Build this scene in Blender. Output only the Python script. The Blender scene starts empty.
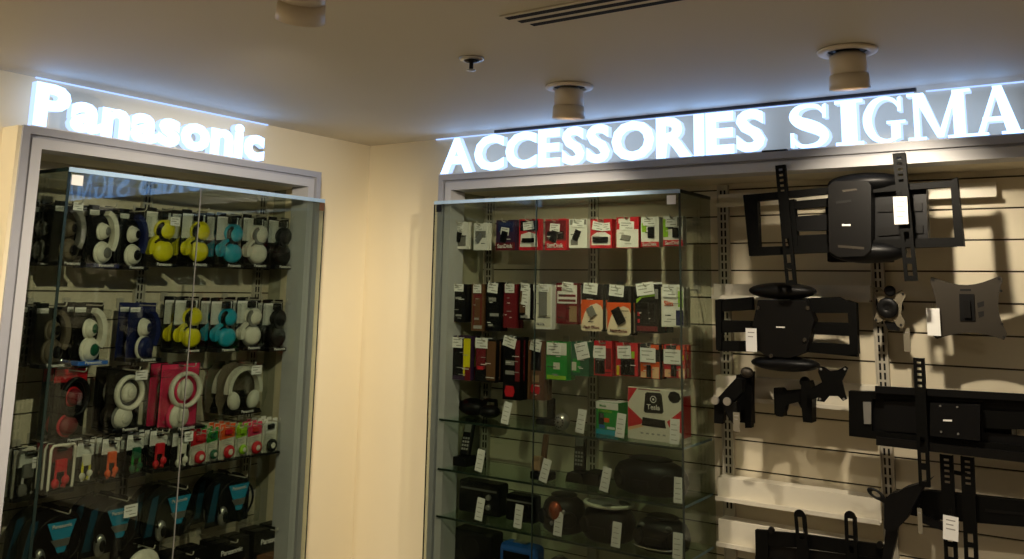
import bpy, bmesh, math, random
from mathutils import Vector, Matrix
random.seed(7)
C = bpy.context.scene.collection
SC = bpy.context.scene
PI = math.pi

# ------------------------------------------------------------------ camera
FPX, PPX, PPY = 894.239, 512.0, 135.88
YAW, PIT, ROL = -0.596225538, 0.170240597, 0.0187864502
CAM = Vector((2.869, -3.049, 1.75))
cy_, sy_, cp_, sp_ = math.cos(YAW), math.sin(YAW), math.cos(PIT), math.sin(PIT)
FWD = Vector((sy_*cp_, cy_*cp_, sp_)); R0 = Vector((cy_, -sy_, 0)); U0 = R0.cross(FWD)
RGT = math.cos(ROL)*R0 + math.sin(ROL)*U0
UPV = -math.sin(ROL)*R0 + math.cos(ROL)*U0
cam_d = bpy.data.cameras.new('camera'); cam = bpy.data.objects.new('camera', cam_d); C.objects.link(cam)
cam.matrix_world = Matrix(((RGT.x, UPV.x, -FWD.x, CAM.x), (RGT.y, UPV.y, -FWD.y, CAM.y), (RGT.z, UPV.z, -FWD.z, CAM.z), (0, 0, 0, 1)))
cam_d.sensor_width = 36; cam_d.lens = FPX*36/1024; cam_d.shift_y = -(279.5-PPY)/1024
cam_d.clip_start = 0.05; SC.camera = cam

def ray(x, y): return RGT*((x-PPX)/FPX) - UPV*((y-PPY)/FPX) + FWD
def onY(x, y, Y):
    d = ray(x, y); return CAM + d*((Y-CAM.y)/d.y)
def onX(x, y, X):
    d = ray(x, y); return CAM + d*((X-CAM.x)/d.x)
def onZ(x, y, Z):
    d = ray(x, y); return CAM + d*((Z-CAM.z)/d.z)

# ------------------------------------------------------------------ materials
MATS = {}
def lin(c): return tuple(((v/12.92) if v <= .04045 else ((v+.055)/1.055)**2.4) for v in c)
def mat(name, rgb, rough=.55, metal=0., spec=.4, var=.08, scale=30., bump=0.):
    if name in MATS: return MATS[name]
    m = bpy.data.materials.new(name); m.use_nodes = True
    nt = m.node_tree; b = nt.nodes['Principled BSDF']
    c = lin([v/255 for v in rgb])
    tc = nt.nodes.new('ShaderNodeTexCoord'); nz = nt.nodes.new('ShaderNodeTexNoise')
    nz.inputs['Scale'].default_value = scale; nz.inputs['Detail'].default_value = 3
    nt.links.new(tc.outputs['Object'], nz.inputs['Vector'])
    mx = nt.nodes.new('ShaderNodeMix'); mx.data_type = 'RGBA'
    mx.inputs[6].default_value = (*[v*(1-var) for v in c], 1); mx.inputs[7].default_value = (*[min(1, v*(1+var)) for v in c], 1)
    nt.links.new(nz.outputs['Fac'], mx.inputs[0]); nt.links.new(mx.outputs[2], b.inputs['Base Color'])
    b.inputs['Roughness'].default_value = rough; b.inputs['Metallic'].default_value = metal
    b.inputs['Specular IOR Level'].default_value = spec
    if bump:
        bp = nt.nodes.new('ShaderNodeBump'); bp.inputs['Strength'].default_value = bump
        nt.links.new(nz.outputs['Fac'], bp.inputs['Height']); nt.links.new(bp.outputs['Normal'], b.inputs['Normal'])
    MATS[name] = m; return m
def emit(name, rgb, s):
    m = bpy.data.materials.new(name); m.use_nodes = True; nt = m.node_tree
    nt.nodes.remove(nt.nodes['Principled BSDF'])
    e = nt.nodes.new('ShaderNodeEmission'); e.inputs[0].default_value = (*rgb, 1); e.inputs[1].default_value = s
    nt.links.new(e.outputs[0], nt.nodes['Material Output'].inputs[0]); MATS[name] = m; return m
def clear(name, tint, ior=1.5, rough=.02):
    m = bpy.data.materials.new(name); m.use_nodes = True; nt = m.node_tree
    nt.nodes.remove(nt.nodes['Principled BSDF'])
    t = nt.nodes.new('ShaderNodeBsdfTransparent'); t.inputs[0].default_value = (*tint, 1)
    g = nt.nodes.new('ShaderNodeBsdfGlossy'); g.inputs['Roughness'].default_value = rough; g.inputs[0].default_value = (.95, 1, .98, 1)
    f = nt.nodes.new('ShaderNodeFresnel'); ge = nt.nodes.new('ShaderNodeNewGeometry'); mi_ = nt.nodes.new('ShaderNodeMix')
    mi_.inputs[2].default_value = ior; mi_.inputs[3].default_value = 1/ior      # same reflectance on both faces of the pane
    nt.links.new(ge.outputs['Backfacing'], mi_.inputs[0]); nt.links.new(mi_.outputs[0], f.inputs[0])
    mx = nt.nodes.new('ShaderNodeMixShader')
    nt.links.new(f.outputs[0], mx.inputs[0]); nt.links.new(t.outputs[0], mx.inputs[1]); nt.links.new(g.outputs[0], mx.inputs[2])
    nt.links.new(mx.outputs[0], nt.nodes['Material Output'].inputs[0]); MATS[name] = m; return m

M_wall = mat('cream_wall_paint', (236, 224, 192), .8, var=.03, scale=4)
M_far = mat('dark_added_wall', (84, 74, 62), .8, var=.1, scale=2)  # dark colour keeps reflections in the glass cases weak
M_ceil = mat('ceiling_paint', (208, 201, 184), .7, var=.03, scale=3)
M_floor = mat('floor_tile', (140, 132, 120), .4, var=.15, scale=6)
M_slat = mat('slat_panel_cream', (222, 212, 186), .5, var=.03, scale=5)
M_groove = mat('slat_groove_dark', (70, 62, 48), .8)
M_frame = mat('grey_frame_paint', (164, 165, 172), .4, spec=.5, var=.03)
M_frame2 = mat('pale_frame_face', (188, 188, 190), .4, spec=.5, var=.03)
M_side = mat('case_side_grey', (172, 170, 146), .6, var=.05, scale=4)
M_prof = mat('dark_grey_profile', (58, 60, 66), .5)
M_steel = mat('upright_steel', (196, 190, 174), .4, .2, var=.06)
M_slot = mat('slot_black', (18, 17, 15), .8)
M_rail = mat('white_rail_steel', (228, 222, 204), .35, var=.03)
M_black = mat('black_plastic', (8, 8, 9), .45, spec=.25)
M_blackm = mat('black_painted_steel', (8, 8, 7), .55, spec=.12, var=.15, scale=60)
M_char = mat('charcoal_plastic', (15, 14, 13), .45, spec=.2)
M_gunl = mat('pale_gunmetal', (128, 120, 102), .45, .4, var=.06)
M_gun = mat('gunmetal_plate', (66, 61, 53), .45, .5, var=.06)
M_silver = mat('silver_metal', (190, 188, 182), .3, .8)
M_chrome = mat('chrome_metal', (220, 220, 220), .12, 1.)
M_white = mat('white_card', (236, 234, 228), .6, var=.02)
M_paper = mat('price_paper', (244, 244, 240), .7, var=.02)
M_tagg = mat('grey_tag', (128, 122, 106), .4)
M_ink = mat('grey_print', (158, 156, 152), .8)
M_dink = mat('dark_print', (40, 38, 38), .8)
M_red = mat('red_card', (205, 30, 44), .45)
M_dred = mat('dark_red_card', (112, 20, 30), .5)
M_pink = mat('pink_card', (226, 50, 98), .45)
M_orange = mat('orange_card', (232, 92, 30), .5)
M_peach = mat('pale_orange_card', (244, 196, 150), .5)
M_cream = mat('cream_card', (246, 226, 196), .5)
M_yellow = mat('yellow_plastic', (222, 214, 20), .35)
M_lime = mat('lime_plastic', (150, 200, 40), .4)
M_teal = mat('teal_plastic', (28, 160, 188), .35)
M_navy = mat('navy_plastic', (26, 34, 82), .4)
M_blue = mat('blue_plastic', (40, 100, 190), .4)
M_cyan = mat('cyan_card', (40, 150, 190), .45)
M_green = mat('green_card', (20, 150, 52), .5)
M_dgreen = mat('dark_green_plastic', (20, 90, 60), .5)
M_brown = mat('brown_card', (104, 70, 44), .5)
M_tan = mat('tan_plastic', (160, 130, 96), .5)
M_dimtan = mat('dim_tan_plastic', (98, 88, 72), .5)
M_dteal = mat('dark_teal_card', (22, 70, 90), .5)
M_purple = mat('purple_dark_card', (58, 34, 66), .5)
M_offw = mat('off_white_plastic', (226, 222, 206), .35)
M_greyp = mat('grey_plastic', (120, 118, 112), .5)
M_copper = mat('copper_dome', (170, 84, 54), .25, .6)
M_lamp = mat('lamp_barrel_cream', (228, 216, 194), .45, var=.03)
M_glass = clear('showcase_glass', (.75, .78, .735), 1.5, .01)
M_glassr = clear('weak_reflection_showcase_glass', (.735, .76, .715), 1.24, .01)  # index lowered below real glass to weaken the reflected wall haze
M_shelfg = clear('shelf_glass', (.84, .92, .85), 1.45, .02)
M_film = clear('clear_blister', (.94, .95, .94), 1.35, .08)
M_gedge = mat('glass_edge_green', (22, 36, 32), .25, spec=.6)
M_gtop = mat('glass_edge_painted_reflection', (176, 206, 232), .2, spec=.8)  # pale blue stands in for sign light reflected along the edge
M_gshelf_edge = mat('shelf_edge_green', (30, 46, 38), .3, spec=.6)
M_letter = emit('letter_light', (.27, .50, 1.0), 4.6)
M_lside = emit('letter_side_glow', (.42, .58, 1.0), 1.6)
M_led_glow = emit('led_and_ceiling_glow', (.34, .50, 1.0), 1.7)  # profile light and the glow streaks along the ceiling edge
M_bulb = emit('warm_lamp_light', (1., .74, .42), 3.0)

# ------------------------------------------------------------------ mesh building
class MB:
    def __init__(s): s.bm = bmesh.new(); s.mats = []; s.M = Matrix()
    def mi(s, m):
        if m not in s.mats: s.mats.append(m)
        return s.mats.index(m)
    def vs(s, pts): return [s.bm.verts.new(s.M @ Vector(p)) for p in pts]
    def fc(s, v, m, sm=False):
        try: f = s.bm.faces.new(v)
        except ValueError: return None
        f.material_index = s.mi(m); f.smooth = sm; return f
    def box(s, x0, x1, y0, y1, z0, z1, m, bev=0.):
        v = s.vs([(x, y, z) for x in (x0, x1) for y in (y0, y1) for z in (z0, z1)])
        fs = [s.fc([v[i] for i in q], m) for q in ((0, 1, 3, 2), (4, 6, 7, 5), (0, 4, 5, 1), (2, 3, 7, 6), (0, 2, 6, 4), (1, 5, 7, 3))]
        if bev:
            es = list({e for f in fs for e in f.edges})
            bmesh.ops.bevel(s.bm, geom=es, offset=bev, segments=2, affect='EDGES', profile=.5, material=-1)
        return s
    def prism(s, poly, y0, y1, m, m_side=None):
        a = s.vs([(x, y0, z) for x, z in poly]); b = s.vs([(x, y1, z) for x, z in poly]); n = len(poly)
        s.fc(a, m); s.fc(b[::-1], m)
        for i in range(n): s.fc([a[i], b[i], b[(i+1) % n], a[(i+1) % n]], m_side or m)
        return s
    def cyl(s, p0, p1, r0, r1, m, n=20, sm=True):
        return s.loft([(p0, r0), (p1, r1)], m, n, sm)
    def loft(s, prs, m, n=16, sm=True, caps=True):
        rings = []
        P = [Vector(p) for p, _ in prs]; u = None
        for i, (p, r) in enumerate(prs):
            t = (P[min(i+1, len(P)-1)]-P[max(i-1, 0)]).normalized()
            if u is None:
                u = Vector((0, 0, 1)) if abs(t.z) < .9 else Vector((1, 0, 0))
            u = (u-t*u.dot(t))
            if u.length < 1e-6: u = t.orthogonal()
            u.normalize(); w = t.cross(u)
            rings.append(s.vs([P[i]+(u*math.cos(2*PI*k/n)+w*math.sin(2*PI*k/n))*r for k in range(n)]))
        for a, b in zip(rings, rings[1:]):
            for k in range(n): s.fc([a[k], a[(k+1) % n], b[(k+1) % n], b[k]], m, sm)
        if caps: s.fc(rings[0][::-1], m); s.fc(rings[-1], m)
        return s
    def tube(s, pts, r, m, n=8, closed=False, flat=1.):
        if not closed: return s.loft([(p, r) for p in pts], m, n)
        P = [Vector(p) for p in pts]; N = len(P); rings = []; cen = sum(P, Vector())/N
        nrm = (P[1]-cen).cross(P[0]-cen).normalized()
        for i in range(N):
            t = (P[(i+1) % N]-P[i-1]).normalized(); o = t.cross(nrm)
            rings.append(s.vs([P[i]+o*math.cos(2*PI*k/n)*r+nrm*math.sin(2*PI*k/n)*r*flat for k in range(n)]))
        for i in range(N):
            a, b = rings[i], rings[(i+1) % N]
            for k in range(n): s.fc([a[k], a[(k+1) % n], b[(k+1) % n], b[k]], m, True)
        return s
    def lathe(s, prof, m, c=(0, 0, 0), axis='z', n=24, closed=False):
        c = Vector(c); rings = []
        for r, h in prof:
            ring = []
            for k in range(n):
                a = 2*PI*k/n; x, y = r*math.cos(a), r*math.sin(a)
                ring.append(c+(Vector((x, y, h)) if axis == 'z' else Vector((x, h, y))))
            rings.append(s.vs(ring))
        pr = list(zip(rings, rings[1:]))+([(rings[-1], rings[0])] if closed else [])
        for a, b in pr:
            for k in range(n): s.fc([a[k], a[(k+1) % n], b[(k+1) % n], b[k]], m, True)
        if not closed:
            s.fc(rings[0][::-1], m); s.fc(rings[-1], m)
        return s
    def ell(s, c, rx, ry, rz, m, n=18, k=10):
        rings = []
        for i in range(1, k):
            t = PI*i/k
            rings.append(s.vs([(c[0]+rx*math.sin(t)*math.cos(2*PI*j/n), c[1]+ry*math.sin(t)*math.sin(2*PI*j/n), c[2]+rz*math.cos(t)) for j in range(n)]))
        top = s.vs([(c[0], c[1], c[2]+rz)])[0]; bot = s.vs([(c[0], c[1], c[2]-rz)])[0]
        for a, b in zip(rings, rings[1:]):
            for j in range(n): s.fc([a[j], b[j], b[(j+1) % n], a[(j+1) % n]], m, True)
        for j in range(n):
            s.fc([top, rings[0][j], rings[0][(j+1) % n]], m, True); s.fc([bot, rings[-1][(j+1) % n], rings[-1][j]], m, True)
        return s
    def build(s, name, parent=None, loc=None, rz=0.):
        bmesh.ops.recalc_face_normals(s.bm, faces=s.bm.faces[:])
        me = bpy.data.meshes.new(name); s.bm.to_mesh(me); s.bm.free()
        for m in s.mats: me.materials.append(m)
        o = bpy.data.objects.new(name, me); C.objects.link(o)
        if parent: o.parent = parent
        if loc is not None: o.location = loc
        if rz: o.rotation_euler = (0, 0, rz)
        return o

TXT = {}
def text_mesh(s, bold):
    if (s, bold) in TXT: return TXT[(s, bold)]
    cu = bpy.data.curves.new('lettering', 'FONT'); cu.body = s; cu.size = 1.; cu.offset = bold; cu.resolution_u = 3
    cu.align_x = 'CENTER'
    o = bpy.data.objects.new('lettering', cu); C.objects.link(o)
    dg = bpy.context.evaluated_depsgraph_get(); dg.update()
    me = bpy.data.meshes.new_from_object(o.evaluated_get(dg))
    bpy.data.objects.remove(o); TXT[(s, bold)] = me
    return me
def text(s, name, m, parent, cx, y, z0, width, height=None, thick=.0006, bold=.01):
    """lettering standing in the local xz plane, facing -y, centred at cx, resting on z0, as wide as width"""
    src = text_mesh(s, bold)
    xs = [v.co.x for v in src.vertices]; ys = [v.co.y for v in src.vertices]
    x0, x1, y0, y1 = min(xs), max(xs), min(ys), max(ys)
    k = width/(x1-x0); kz = height/(y1-y0) if height else k
    bm = bmesh.new(); bm.from_mesh(src)
    for v in bm.verts:
        v.co = Vector((cx+(v.co.x-(x0+x1)/2)*k, y, z0+(v.co.y-y0)*kz))
    r = bmesh.ops.extrude_face_region(bm, geom=bm.faces[:])
    for g in r['geom']:
        if isinstance(g, bmesh.types.BMVert): g.co.y += thick
    bmesh.ops.recalc_face_normals(bm, faces=bm.faces[:])
    bm.normal_update()
    if m is M_letter:
        for f in bm.faces: f.material_index = 0 if max(v.co.y for v in f.verts) < y+1e-5 else 1
    me = bpy.data.meshes.new(name); bm.to_mesh(me); bm.free(); me.materials.append(m)
    if m is M_letter: me.materials.append(M_lside)
    o = bpy.data.objects.new(name, me); C.objects.link(o); o.parent = parent
    return o

LABELS = set()
def tag(o, label, cat, group=None, kind=None):
    o['label'] = label; o['category'] = cat
    if group: o['group'] = group
    if kind: o['kind'] = kind
    return o
def thing(name, label, cat, group=None, loc=(0, 0, 0), rz=0.):
    o = bpy.data.objects.new(name, None); C.objects.link(o); o.empty_display_size = .05
    o.location = loc; o.rotation_euler = (0, 0, rz)
    return tag(o, label, cat, group)
def structure(o, label=None, cat=None):
    o['kind'] = 'structure'
    if label: o['label'] = label
    if cat: o['category'] = cat
    return o
def copy_tree(o, parent=None):
    c = o.copy(); C.objects.link(c)
    if parent is not None: c.parent = parent
    for ch in list(o.children): copy_tree(ch, c)
    return c

# ------------------------------------------------------------------ the room
H = 2.4
YS, XS = .18, -.18            # slatted panels at the back of the two niches
FY, FX = -.10, .10            # fronts of the two grey frames
GY, GX = -.118, .118          # fronts of the glass
ZT, ZI = 2.223, 2.157         # top of the frames, soffit of the niches
def sbox(name, label, *a):
    b = MB(); b.box(*a); return structure(b.build(name), label, name.split('_')[0])
XL, XR = .515, 4.3            # niche in the wall ahead
YA, YB = -1.648, -.395        # the left unit runs from YA to YB
sbox('floor', 'grey tiled shop floor', -.4, 4.4, -4.6, .4, -.1, 0, M_floor)
sbox('ceiling', 'matt cream shop ceiling', -.4, 4.4, -4.6, .4, H, H+.1, M_ceil)
b = MB(); b.box(-.1, XL-.02, 0, .1, 0, H, M_wall); b.box(XL-.02, 4.4, 0, .1, ZT-.03, H, M_wall)
structure(b.build('wall_right'), 'cream painted wall beneath the accessories sign', 'wall')
b = MB(); b.box(-.1, 0, YB-.01, 0, 0, H, M_wall); b.box(-.1, 0, -4.6, YB-.01, ZT-.03, H, M_wall); b.box(-.1, 0, -4.6, YA-.0, 0, ZT-.03, M_wall)
structure(b.build('wall_left'), 'cream painted wall around the headphone showcase', 'wall')
sbox('wall_back', 'added dark wall standing in for the shopping area behind the viewer', -.1, 4.4, -4.6, -4.5, 0, H, M_far)  # unseen enclosing walls, added for bounce and dark glass reflections
sbox('wall_far_right', 'added dark wall standing in for the shopping area at the side', 4.3, 4.4, -4.5, .2, 0, H, M_far)
def slats(name, label, along, a0, a1, zoff, sign):
    b = MB(); z = zoff-.1*14
    if along == 'x': b.box(a0, a1, YS+.008, YS+.03, 0, ZI+.02, M_groove)
    else: b.box(XS-.03, XS-.008, a0, a1, 0, ZI+.02, M_groove)
    while z < ZI+.02:
        lo, hi = max(z+.0028, 0), min(z+.0972, ZI+.02)
        if hi > lo:
            if along == 'x': b.box(a0, a1, YS, YS+.01, lo, hi, M_slat)
            else: b.box(XS-.01, XS, a0, a1, lo, hi, M_slat)
        z += .1
    return structure(b.build(name), label, 'wall')
slats('wall_niche_right', 'cream slatted panel behind the brackets', 'x', XL-.02, XR, 1.75+.085, 1)
slats('wall_niche_left', 'cream slatted panel behind the headphones', 'y', YA-.0, YB, 1.75-.034, 1)
b = MB(); b.box(XL-.02, XL+.023, .0, YS, 0, ZI, M_side); b.box(XL-.02, XR, 0., YS+.03, ZI, ZI+.02, M_slat)
structure(b.build('wall_niche_lining'), 'side and soffit lining of the niche ahead', 'wall')
b = MB(); b.box(XS, 0, YB-.004, YB+.02, 0, ZI, M_side); b.box(XS, 0, YA+.02, YA+.044, 0, ZI, M_side); b.box(XS-.03, 0, YA, YB, ZI, ZI+.02, M_slat)
structure(b.build('wall_niche_lining_left'), 'side and soffit lining of the headphone niche', 'wall')
# grey frames with a stepped profile
def frame(name, label, u0, u1, front, flip):
    """u along the wall; front = plane of the outer bead. flip: the frame of the left unit"""
    b = MB()
    def bx(a0, a1, d0, d1, z0, z1, m):
        if not flip: b.box(a0, a1, -d1, -d0, z0, z1, m)
        else: b.box(d0, d1, a0, a1, z0, z1, m)
    D = abs(front)
    lays = ((0, .024, 0, D, M_frame), (.024, .034, 0, D-.014, M_frame), (.034, .066, 0, D-.004, M_frame2))
    for o0, o1, d0, d1, m in lays:
        bx(u0+o0, u1-o0, d0, d1, ZT-o1, ZT-o0, m)
        bx(u0+o0, u0+o1, d0, d1, 0, ZT-o1, m)
        bx(u1-o1, u1-o0, d0, d1, 0, ZT-o1, m)
    return structure(b.build(name), label, 'trim')
frame('trim_1', 'stepped grey frame around the niche ahead', XL-.02, XR, FY, False)
frame('trim_2', 'stepped grey frame around the headphone niche', YA, YB, FX, True)
sbox('wall_unit_side', 'cream side cheek of the headphone unit', -.16, .092, YA-.012, YA, 0, ZT-.002, M_wall)

# slotted steel uprights
def upright(along, u, label):
    b = MB(); w = .017
    b.box(-w, w, -.012, 0, 0, ZI-.005, M_steel)
    for dx in (-.007, .007):
        z = 1.0
        while z < ZI-.03:
            b.box(dx-.003, dx+.003, -.0135, -.011, z, z+.022, M_slot); z += .03
    b.box(-w-.004, -w, -.018, 0, 0, ZI-.005, M_steel); b.box(w, w+.004, -.018, 0, 0, ZI-.005, M_steel)
    o = b.build('slotted_upright', None, (u, YS, 0) if along == 'x' else (XS, u, 0), 0 if along == 'x' else PI/2)
    return tag(o, label, 'upright', 'slotted uprights on the slatted panels')
upright('x', .575, 'slotted steel upright in the corner of the accessories glass case')
upright('x', 1.095, 'slotted steel upright behind the middle of the accessories glass case')
upright('x', 1.648, 'slotted steel upright beside the glass case, behind the folding arm bracket')
upright('x', 2.186, 'slotted steel upright behind the small round-hub bracket')
upright('y', -1.575, 'slotted steel upright in the open gap beside the headphone glass')
upright('y', -1.022, 'slotted steel upright in the middle of the headphone case')
upright('y', -.47, 'slotted steel upright at the dim end of the headphone case')

# ------------------------------------------------------------------ glass cases
t = thing('glass_showcase', 'glass case with hung accessories and glass shelves below the sign', 'showcase', 'glass showcases', (0, 0, 0))
xa, xm, xb, zt = .492, 1.0, 1.6, 2.1
b = MB(); b.box(xa, xm-.002, GY, GY+.006, .2, zt, M_glassr); b.build('glass_door', t)
b = MB(); b.box(xm+.002, xb-.007, GY, GY+.006, .2, zt, M_glassr); b.build('glass_door', t)
b = MB(); b.box(xb-.006, xb, GY+.007, YS-.02, .2, zt, M_glassr); b.build('side_pane', t)
b = MB(); b.box(xa, xb, GY, FY-.003, zt+.001, zt+.009, M_glassr); b.box(XL+.05, xb, FY-.0029, YS-.02, zt+.001, zt+.009, M_glassr); b.build('top_pane', t)
b = MB(); b.box(xa, xb, GY-.0025, GY-.0005, zt-.003, zt+.011, M_gtop); o = b.build('front_edge', t); o['label'] = 'polished glass edge with bluish sign reflection painted in'
b = MB(); b.box(xb+.0005, xb+.0025, GY, YS-.02, zt-.002, zt+.010, M_gedge); b.box(xb-.005, xb+.002, GY-.0028, GY-.0005, .2, zt-.004, M_gedge); b.build('edge_strip', t)
b = MB(); b.box(xa-.002, xa-.0003, GY-.0005, GY+.006, .2, zt-.004, M_gedge); b.build('edge_strip', t)
b = MB(); b.box(xm-.002, xm+.002, GY, GY+.005, .2, zt-.004, M_gedge); b.build('door_seam', t)
b = MB(); b.box(xa+.014, xa+.04, GY-.004, GY-.0006, zt-.035, zt-.004, M_black, .001); b.build('clip', t)
b = MB(); b.box(xb-.05, xb-.016, GY-.0015, GY-.0005, zt-.042, zt-.01, M_paper); o = b.build('sticker', t); o['label'] = 'small white sticker'
t = thing('glass_showcase', 'glass case full of hanging headphones beneath the lit brand sign', 'showcase', 'glass showcases', (0, 0, 0))
ya, ym, yb, zt2 = -1.501, -1.0, -.386, 2.098
b = MB(); b.box(GX-.006, GX, ya+.007, ym-.002, .2, zt2, M_glass); b.build('glass_door', t)
b = MB(); b.box(GX-.006, GX, ym+.002, yb, .2, zt2, M_glass); b.build('glass_door', t)
b = MB(); b.box(XS+.02, GX-.007, ya, ya+.006, .2, zt2, M_glass); b.build('side_pane', t)
b = MB(); b.box(FX+.003, GX, ya, yb, zt2+.001, zt2+.009, M_glass); b.box(XS+.02, FX+.0029, ya, YB-.07, zt2+.001, zt2+.009, M_glass); b.build('top_pane', t)
b = MB(); b.box(GX+.0005, GX+.0025, ya, yb, zt2-.004, zt2+.011, M_gtop); o = b.build('front_edge', t); o['label'] = 'polished glass edge with bluish sign reflection painted in'
b = MB(); b.box(GX+.0005, GX+.003, ya-.002, ya+.007, .2, zt2-.005, M_gedge); b.box(XS+.02, GX, ya-.0025, ya-.0005, zt2-.002, zt2+.01, M_gedge); b.build('edge_strip', t)
b = MB(); b.box(GX-.005, GX, yb+.0003, yb+.002, .2, zt2-.005, M_gedge); b.build('edge_strip', t)
b = MB(); b.box(GX-.004, GX+.0005, ym-.0016, ym+.0016, .2, zt2-.005, M_greyp); b.build('door_seam', t)
b = MB(); b.box(GX+.0006, GX+.004, yb-.03, yb-.004, zt2-.038, zt2-.005, M_brown, .001); b.build('clip', t)
b = MB(); b.box(GX+.0006, GX+.0016, ya+.012, ya+.05, zt2-.045, zt2-.012, M_paper); o = b.build('sticker', t); o['label'] = 'small white sticker'
# glass shelves
SHZ = (1.234, 1.045, .867, .672)
for z, lb in zip(SHZ, ('topmost glass shelf, under the set-top box and green carton', 'glass shelf carrying the cordless phones and the large oval stereo', 'glass shelf carrying the radios and the silver-topped disc player', 'lowest glass shelf in view, under the blue rounded box')):
    b = MB(); b.box(XL+.03, xb-.010, GY+.012, YS-.022, z-.008, z, M_shelfg)
    b.box(XL+.03, xb-.010, GY+.0095, GY+.0115, z-.008, z, M_gshelf_edge)
    b.box(xb-.0095, xb-.0075, GY+.012, YS-.022, z-.008, z, M_gtop)
    tag(b.build('glass_shelf'), lb, 'shelf', 'glass shelves in the accessories case')

# ------------------------------------------------------------------ lit signs
def sign_letters(parent, word, x0, x1, z0, h, y, bold, thick):
    for i, (ch, a, c2) in enumerate(word):
        text(ch, 'letter', M_letter, parent, (a+c2)/2, y, z0, c2-a, h, thick, bold)
def layout(word, bold, gap):
    """each letter's share of the word's length, from the font's own widths"""
    ws = []
    for ch in word:
        xs = [v.co.x for v in text_mesh(ch, bold).vertices]; ws.append(max(xs)-min(xs))
    tot = sum(ws)+gap*(len(ws)-1); out = []; p = 0
    for ch, w in zip(word, ws): out.append((ch, p/tot, (p+w)/tot)); p += w+gap
    return out
SY = -.075
def sx(px, py=150): return onY(px, py, SY).x
t = thing('illuminated_sign', 'white glowing capital letters ACCESSORIES standing on the grey frame', 'sign', 'lit signs above the frames', (0, 0, ZT))
b = MB(); b.box(sx(441, 172), sx(766, 150), SY-.012, SY+.05, .0005, .006, M_white); b.build('base_rail', t)
ax0, ax1 = sx(442, 168), sx(766, 140)
sign_letters(t, [(c, ax0+(ax1-ax0)*p, ax0+(ax1-ax0)*q) for c, p, q in layout('ACCESSORIES', .04, .035)], 0, 0, .0065, .150, SY-.01, .04, .028)
# serif letters
def stroke(b, pts, ws, y0, y1):
    n = len(pts); L = []; Rr = []
    for i in range(n):
        a = Vector(pts[max(i-1, 0)]); c = Vector(pts[min(i+1, n-1)]); d = (c-a).normalized(); nn = Vector((-d.y, d.x))
        L.append(Vector(pts[i])+nn*ws[i]/2); Rr.append(Vector(pts[i])-nn*ws[i]/2)
    for i in range(n-1):
        b.prism([(L[i].x, L[i].y), (L[i+1].x, L[i+1].y), (Rr[i+1].x, Rr[i+1].y), (Rr[i].x, Rr[i].y)], y0, y1, M_letter)
def serif_letter(ch, x0, x1, h, y0, y1, parent):
    b = MB(); w = x1-x0; P = lambda x, z: (x0+x*w, .0065+z*h)
    def q(*pts): b.prism([P(*p) for p in pts], y0, y1, M_letter)
    tk, tn = .24, .11     # thick and thin stroke shares
    if ch == 'I':
        q((.22, 0), (.78, 0), (.78, 1), (.22, 1)); q((0, 0), (1, 0), (1, .07), (0, .07)); q((0, .93), (1, .93), (1, 1), (0, 1))
    if ch == 'M':
        q((.1, 0), (.19, 0), (.19, 1), (.1, 1)); q((.72, 0), (.90, 0), (.90, 1), (.72, 1)); q((.08, 1), (.27, 1), (.56, .03), (.46, .03)); q((.80, 1), (.74, 1), (.46, .03), (.56, .03))
        for a, c in ((0, .29), (.62, 1)): q((a, 0), (c, 0), (c, .06), (a, .06))
        q((0, .94), (.25, .94), (.25, 1), (0, 1)); q((.76, .94), (1, .94), (1, 1), (.76, 1))
    if ch == 'A':
        q((.08, 0), (.20, 0), (.54, 1), (.45, 1)); q((.66, 0), (.92, 0), (.60, 1), (.42, 1)); q((.2, .28), (.74, .28), (.74, .37), (.2, .37))
        q((0, 0), (.3, 0), (.3, .06), (0, .06)); q((.55, 0), (1, 0), (1, .06), (.55, .06))
    if ch in 'SG':
        if ch == 'S':
            ctl = [(.86, .76, .06), (.72, .92, .10), (.48, .96, .10), (.24, .90, .16), (.15, .74, .24), (.27, .60, .28), (.5, .51, .30), (.74, .40, .28), (.86, .25, .22), (.74, .09, .14), (.48, .035, .10), (.24, .08, .10), (.10, .25, .06)]
        else:
            ctl = [(.86, .74, .05), (.74, .90, .09), (.52, .965, .09), (.28, .88, .16), (.13, .66, .21), (.10, .48, .22), (.14, .3, .21), (.28, .11, .16), (.52, .035, .09), (.70, .06, .1), (.80, .13, .12)]
        pts = []; ws = []
        for i in range(len(ctl)-1):
            p0, p1, p2, p3 = (ctl[max(i-1, 0)], ctl[i], ctl[i+1], ctl[min(i+2, len(ctl)-1)])
            for k in range(4):
                u = k/4
                f = [.5*((2*p1[j])+(p2[j]-p0[j])*u+(2*p0[j]-5*p1[j]+4*p2[j]-p3[j])*u*u+(3*p1[j]-p0[j]-3*p2[j]+p3[j])*u**3) for j in range(3)]
                pts.append(P(f[0], f[1])); ws.append(f[2]*w)
        pts.append(P(ctl[-1][0], ctl[-1][1])); ws.append(ctl[-1][2]*w)
        stroke(b, pts, ws, y0, y1)
        q((.83, .66), (.91, .66), (.91, .99), (.83, .95))
        if ch == 'S': q((.05, .03), (.14, .03), (.14, .36), (.05, .36))
        else: q((.66, 0.04), (.88, .08), (.88, .44), (.66, .44)); q((.56, .40), (1, .40), (1, .46), (.56, .46))
    bmesh.ops.recalc_face_normals(b.bm, faces=b.bm.faces[:]); b.bm.normal_update()
    k = b.mi(M_lside)
    for f in b.bm.faces:
        if max(v.co.y for v in f.verts) > y0+1e-5: f.material_index = k
    return b.build('letter', parent)
t = thing('illuminated_sign', 'white glowing serif letters SIGMA standing on the grey frame', 'sign', 'lit signs above the frames', (0, 0, ZT))
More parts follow.
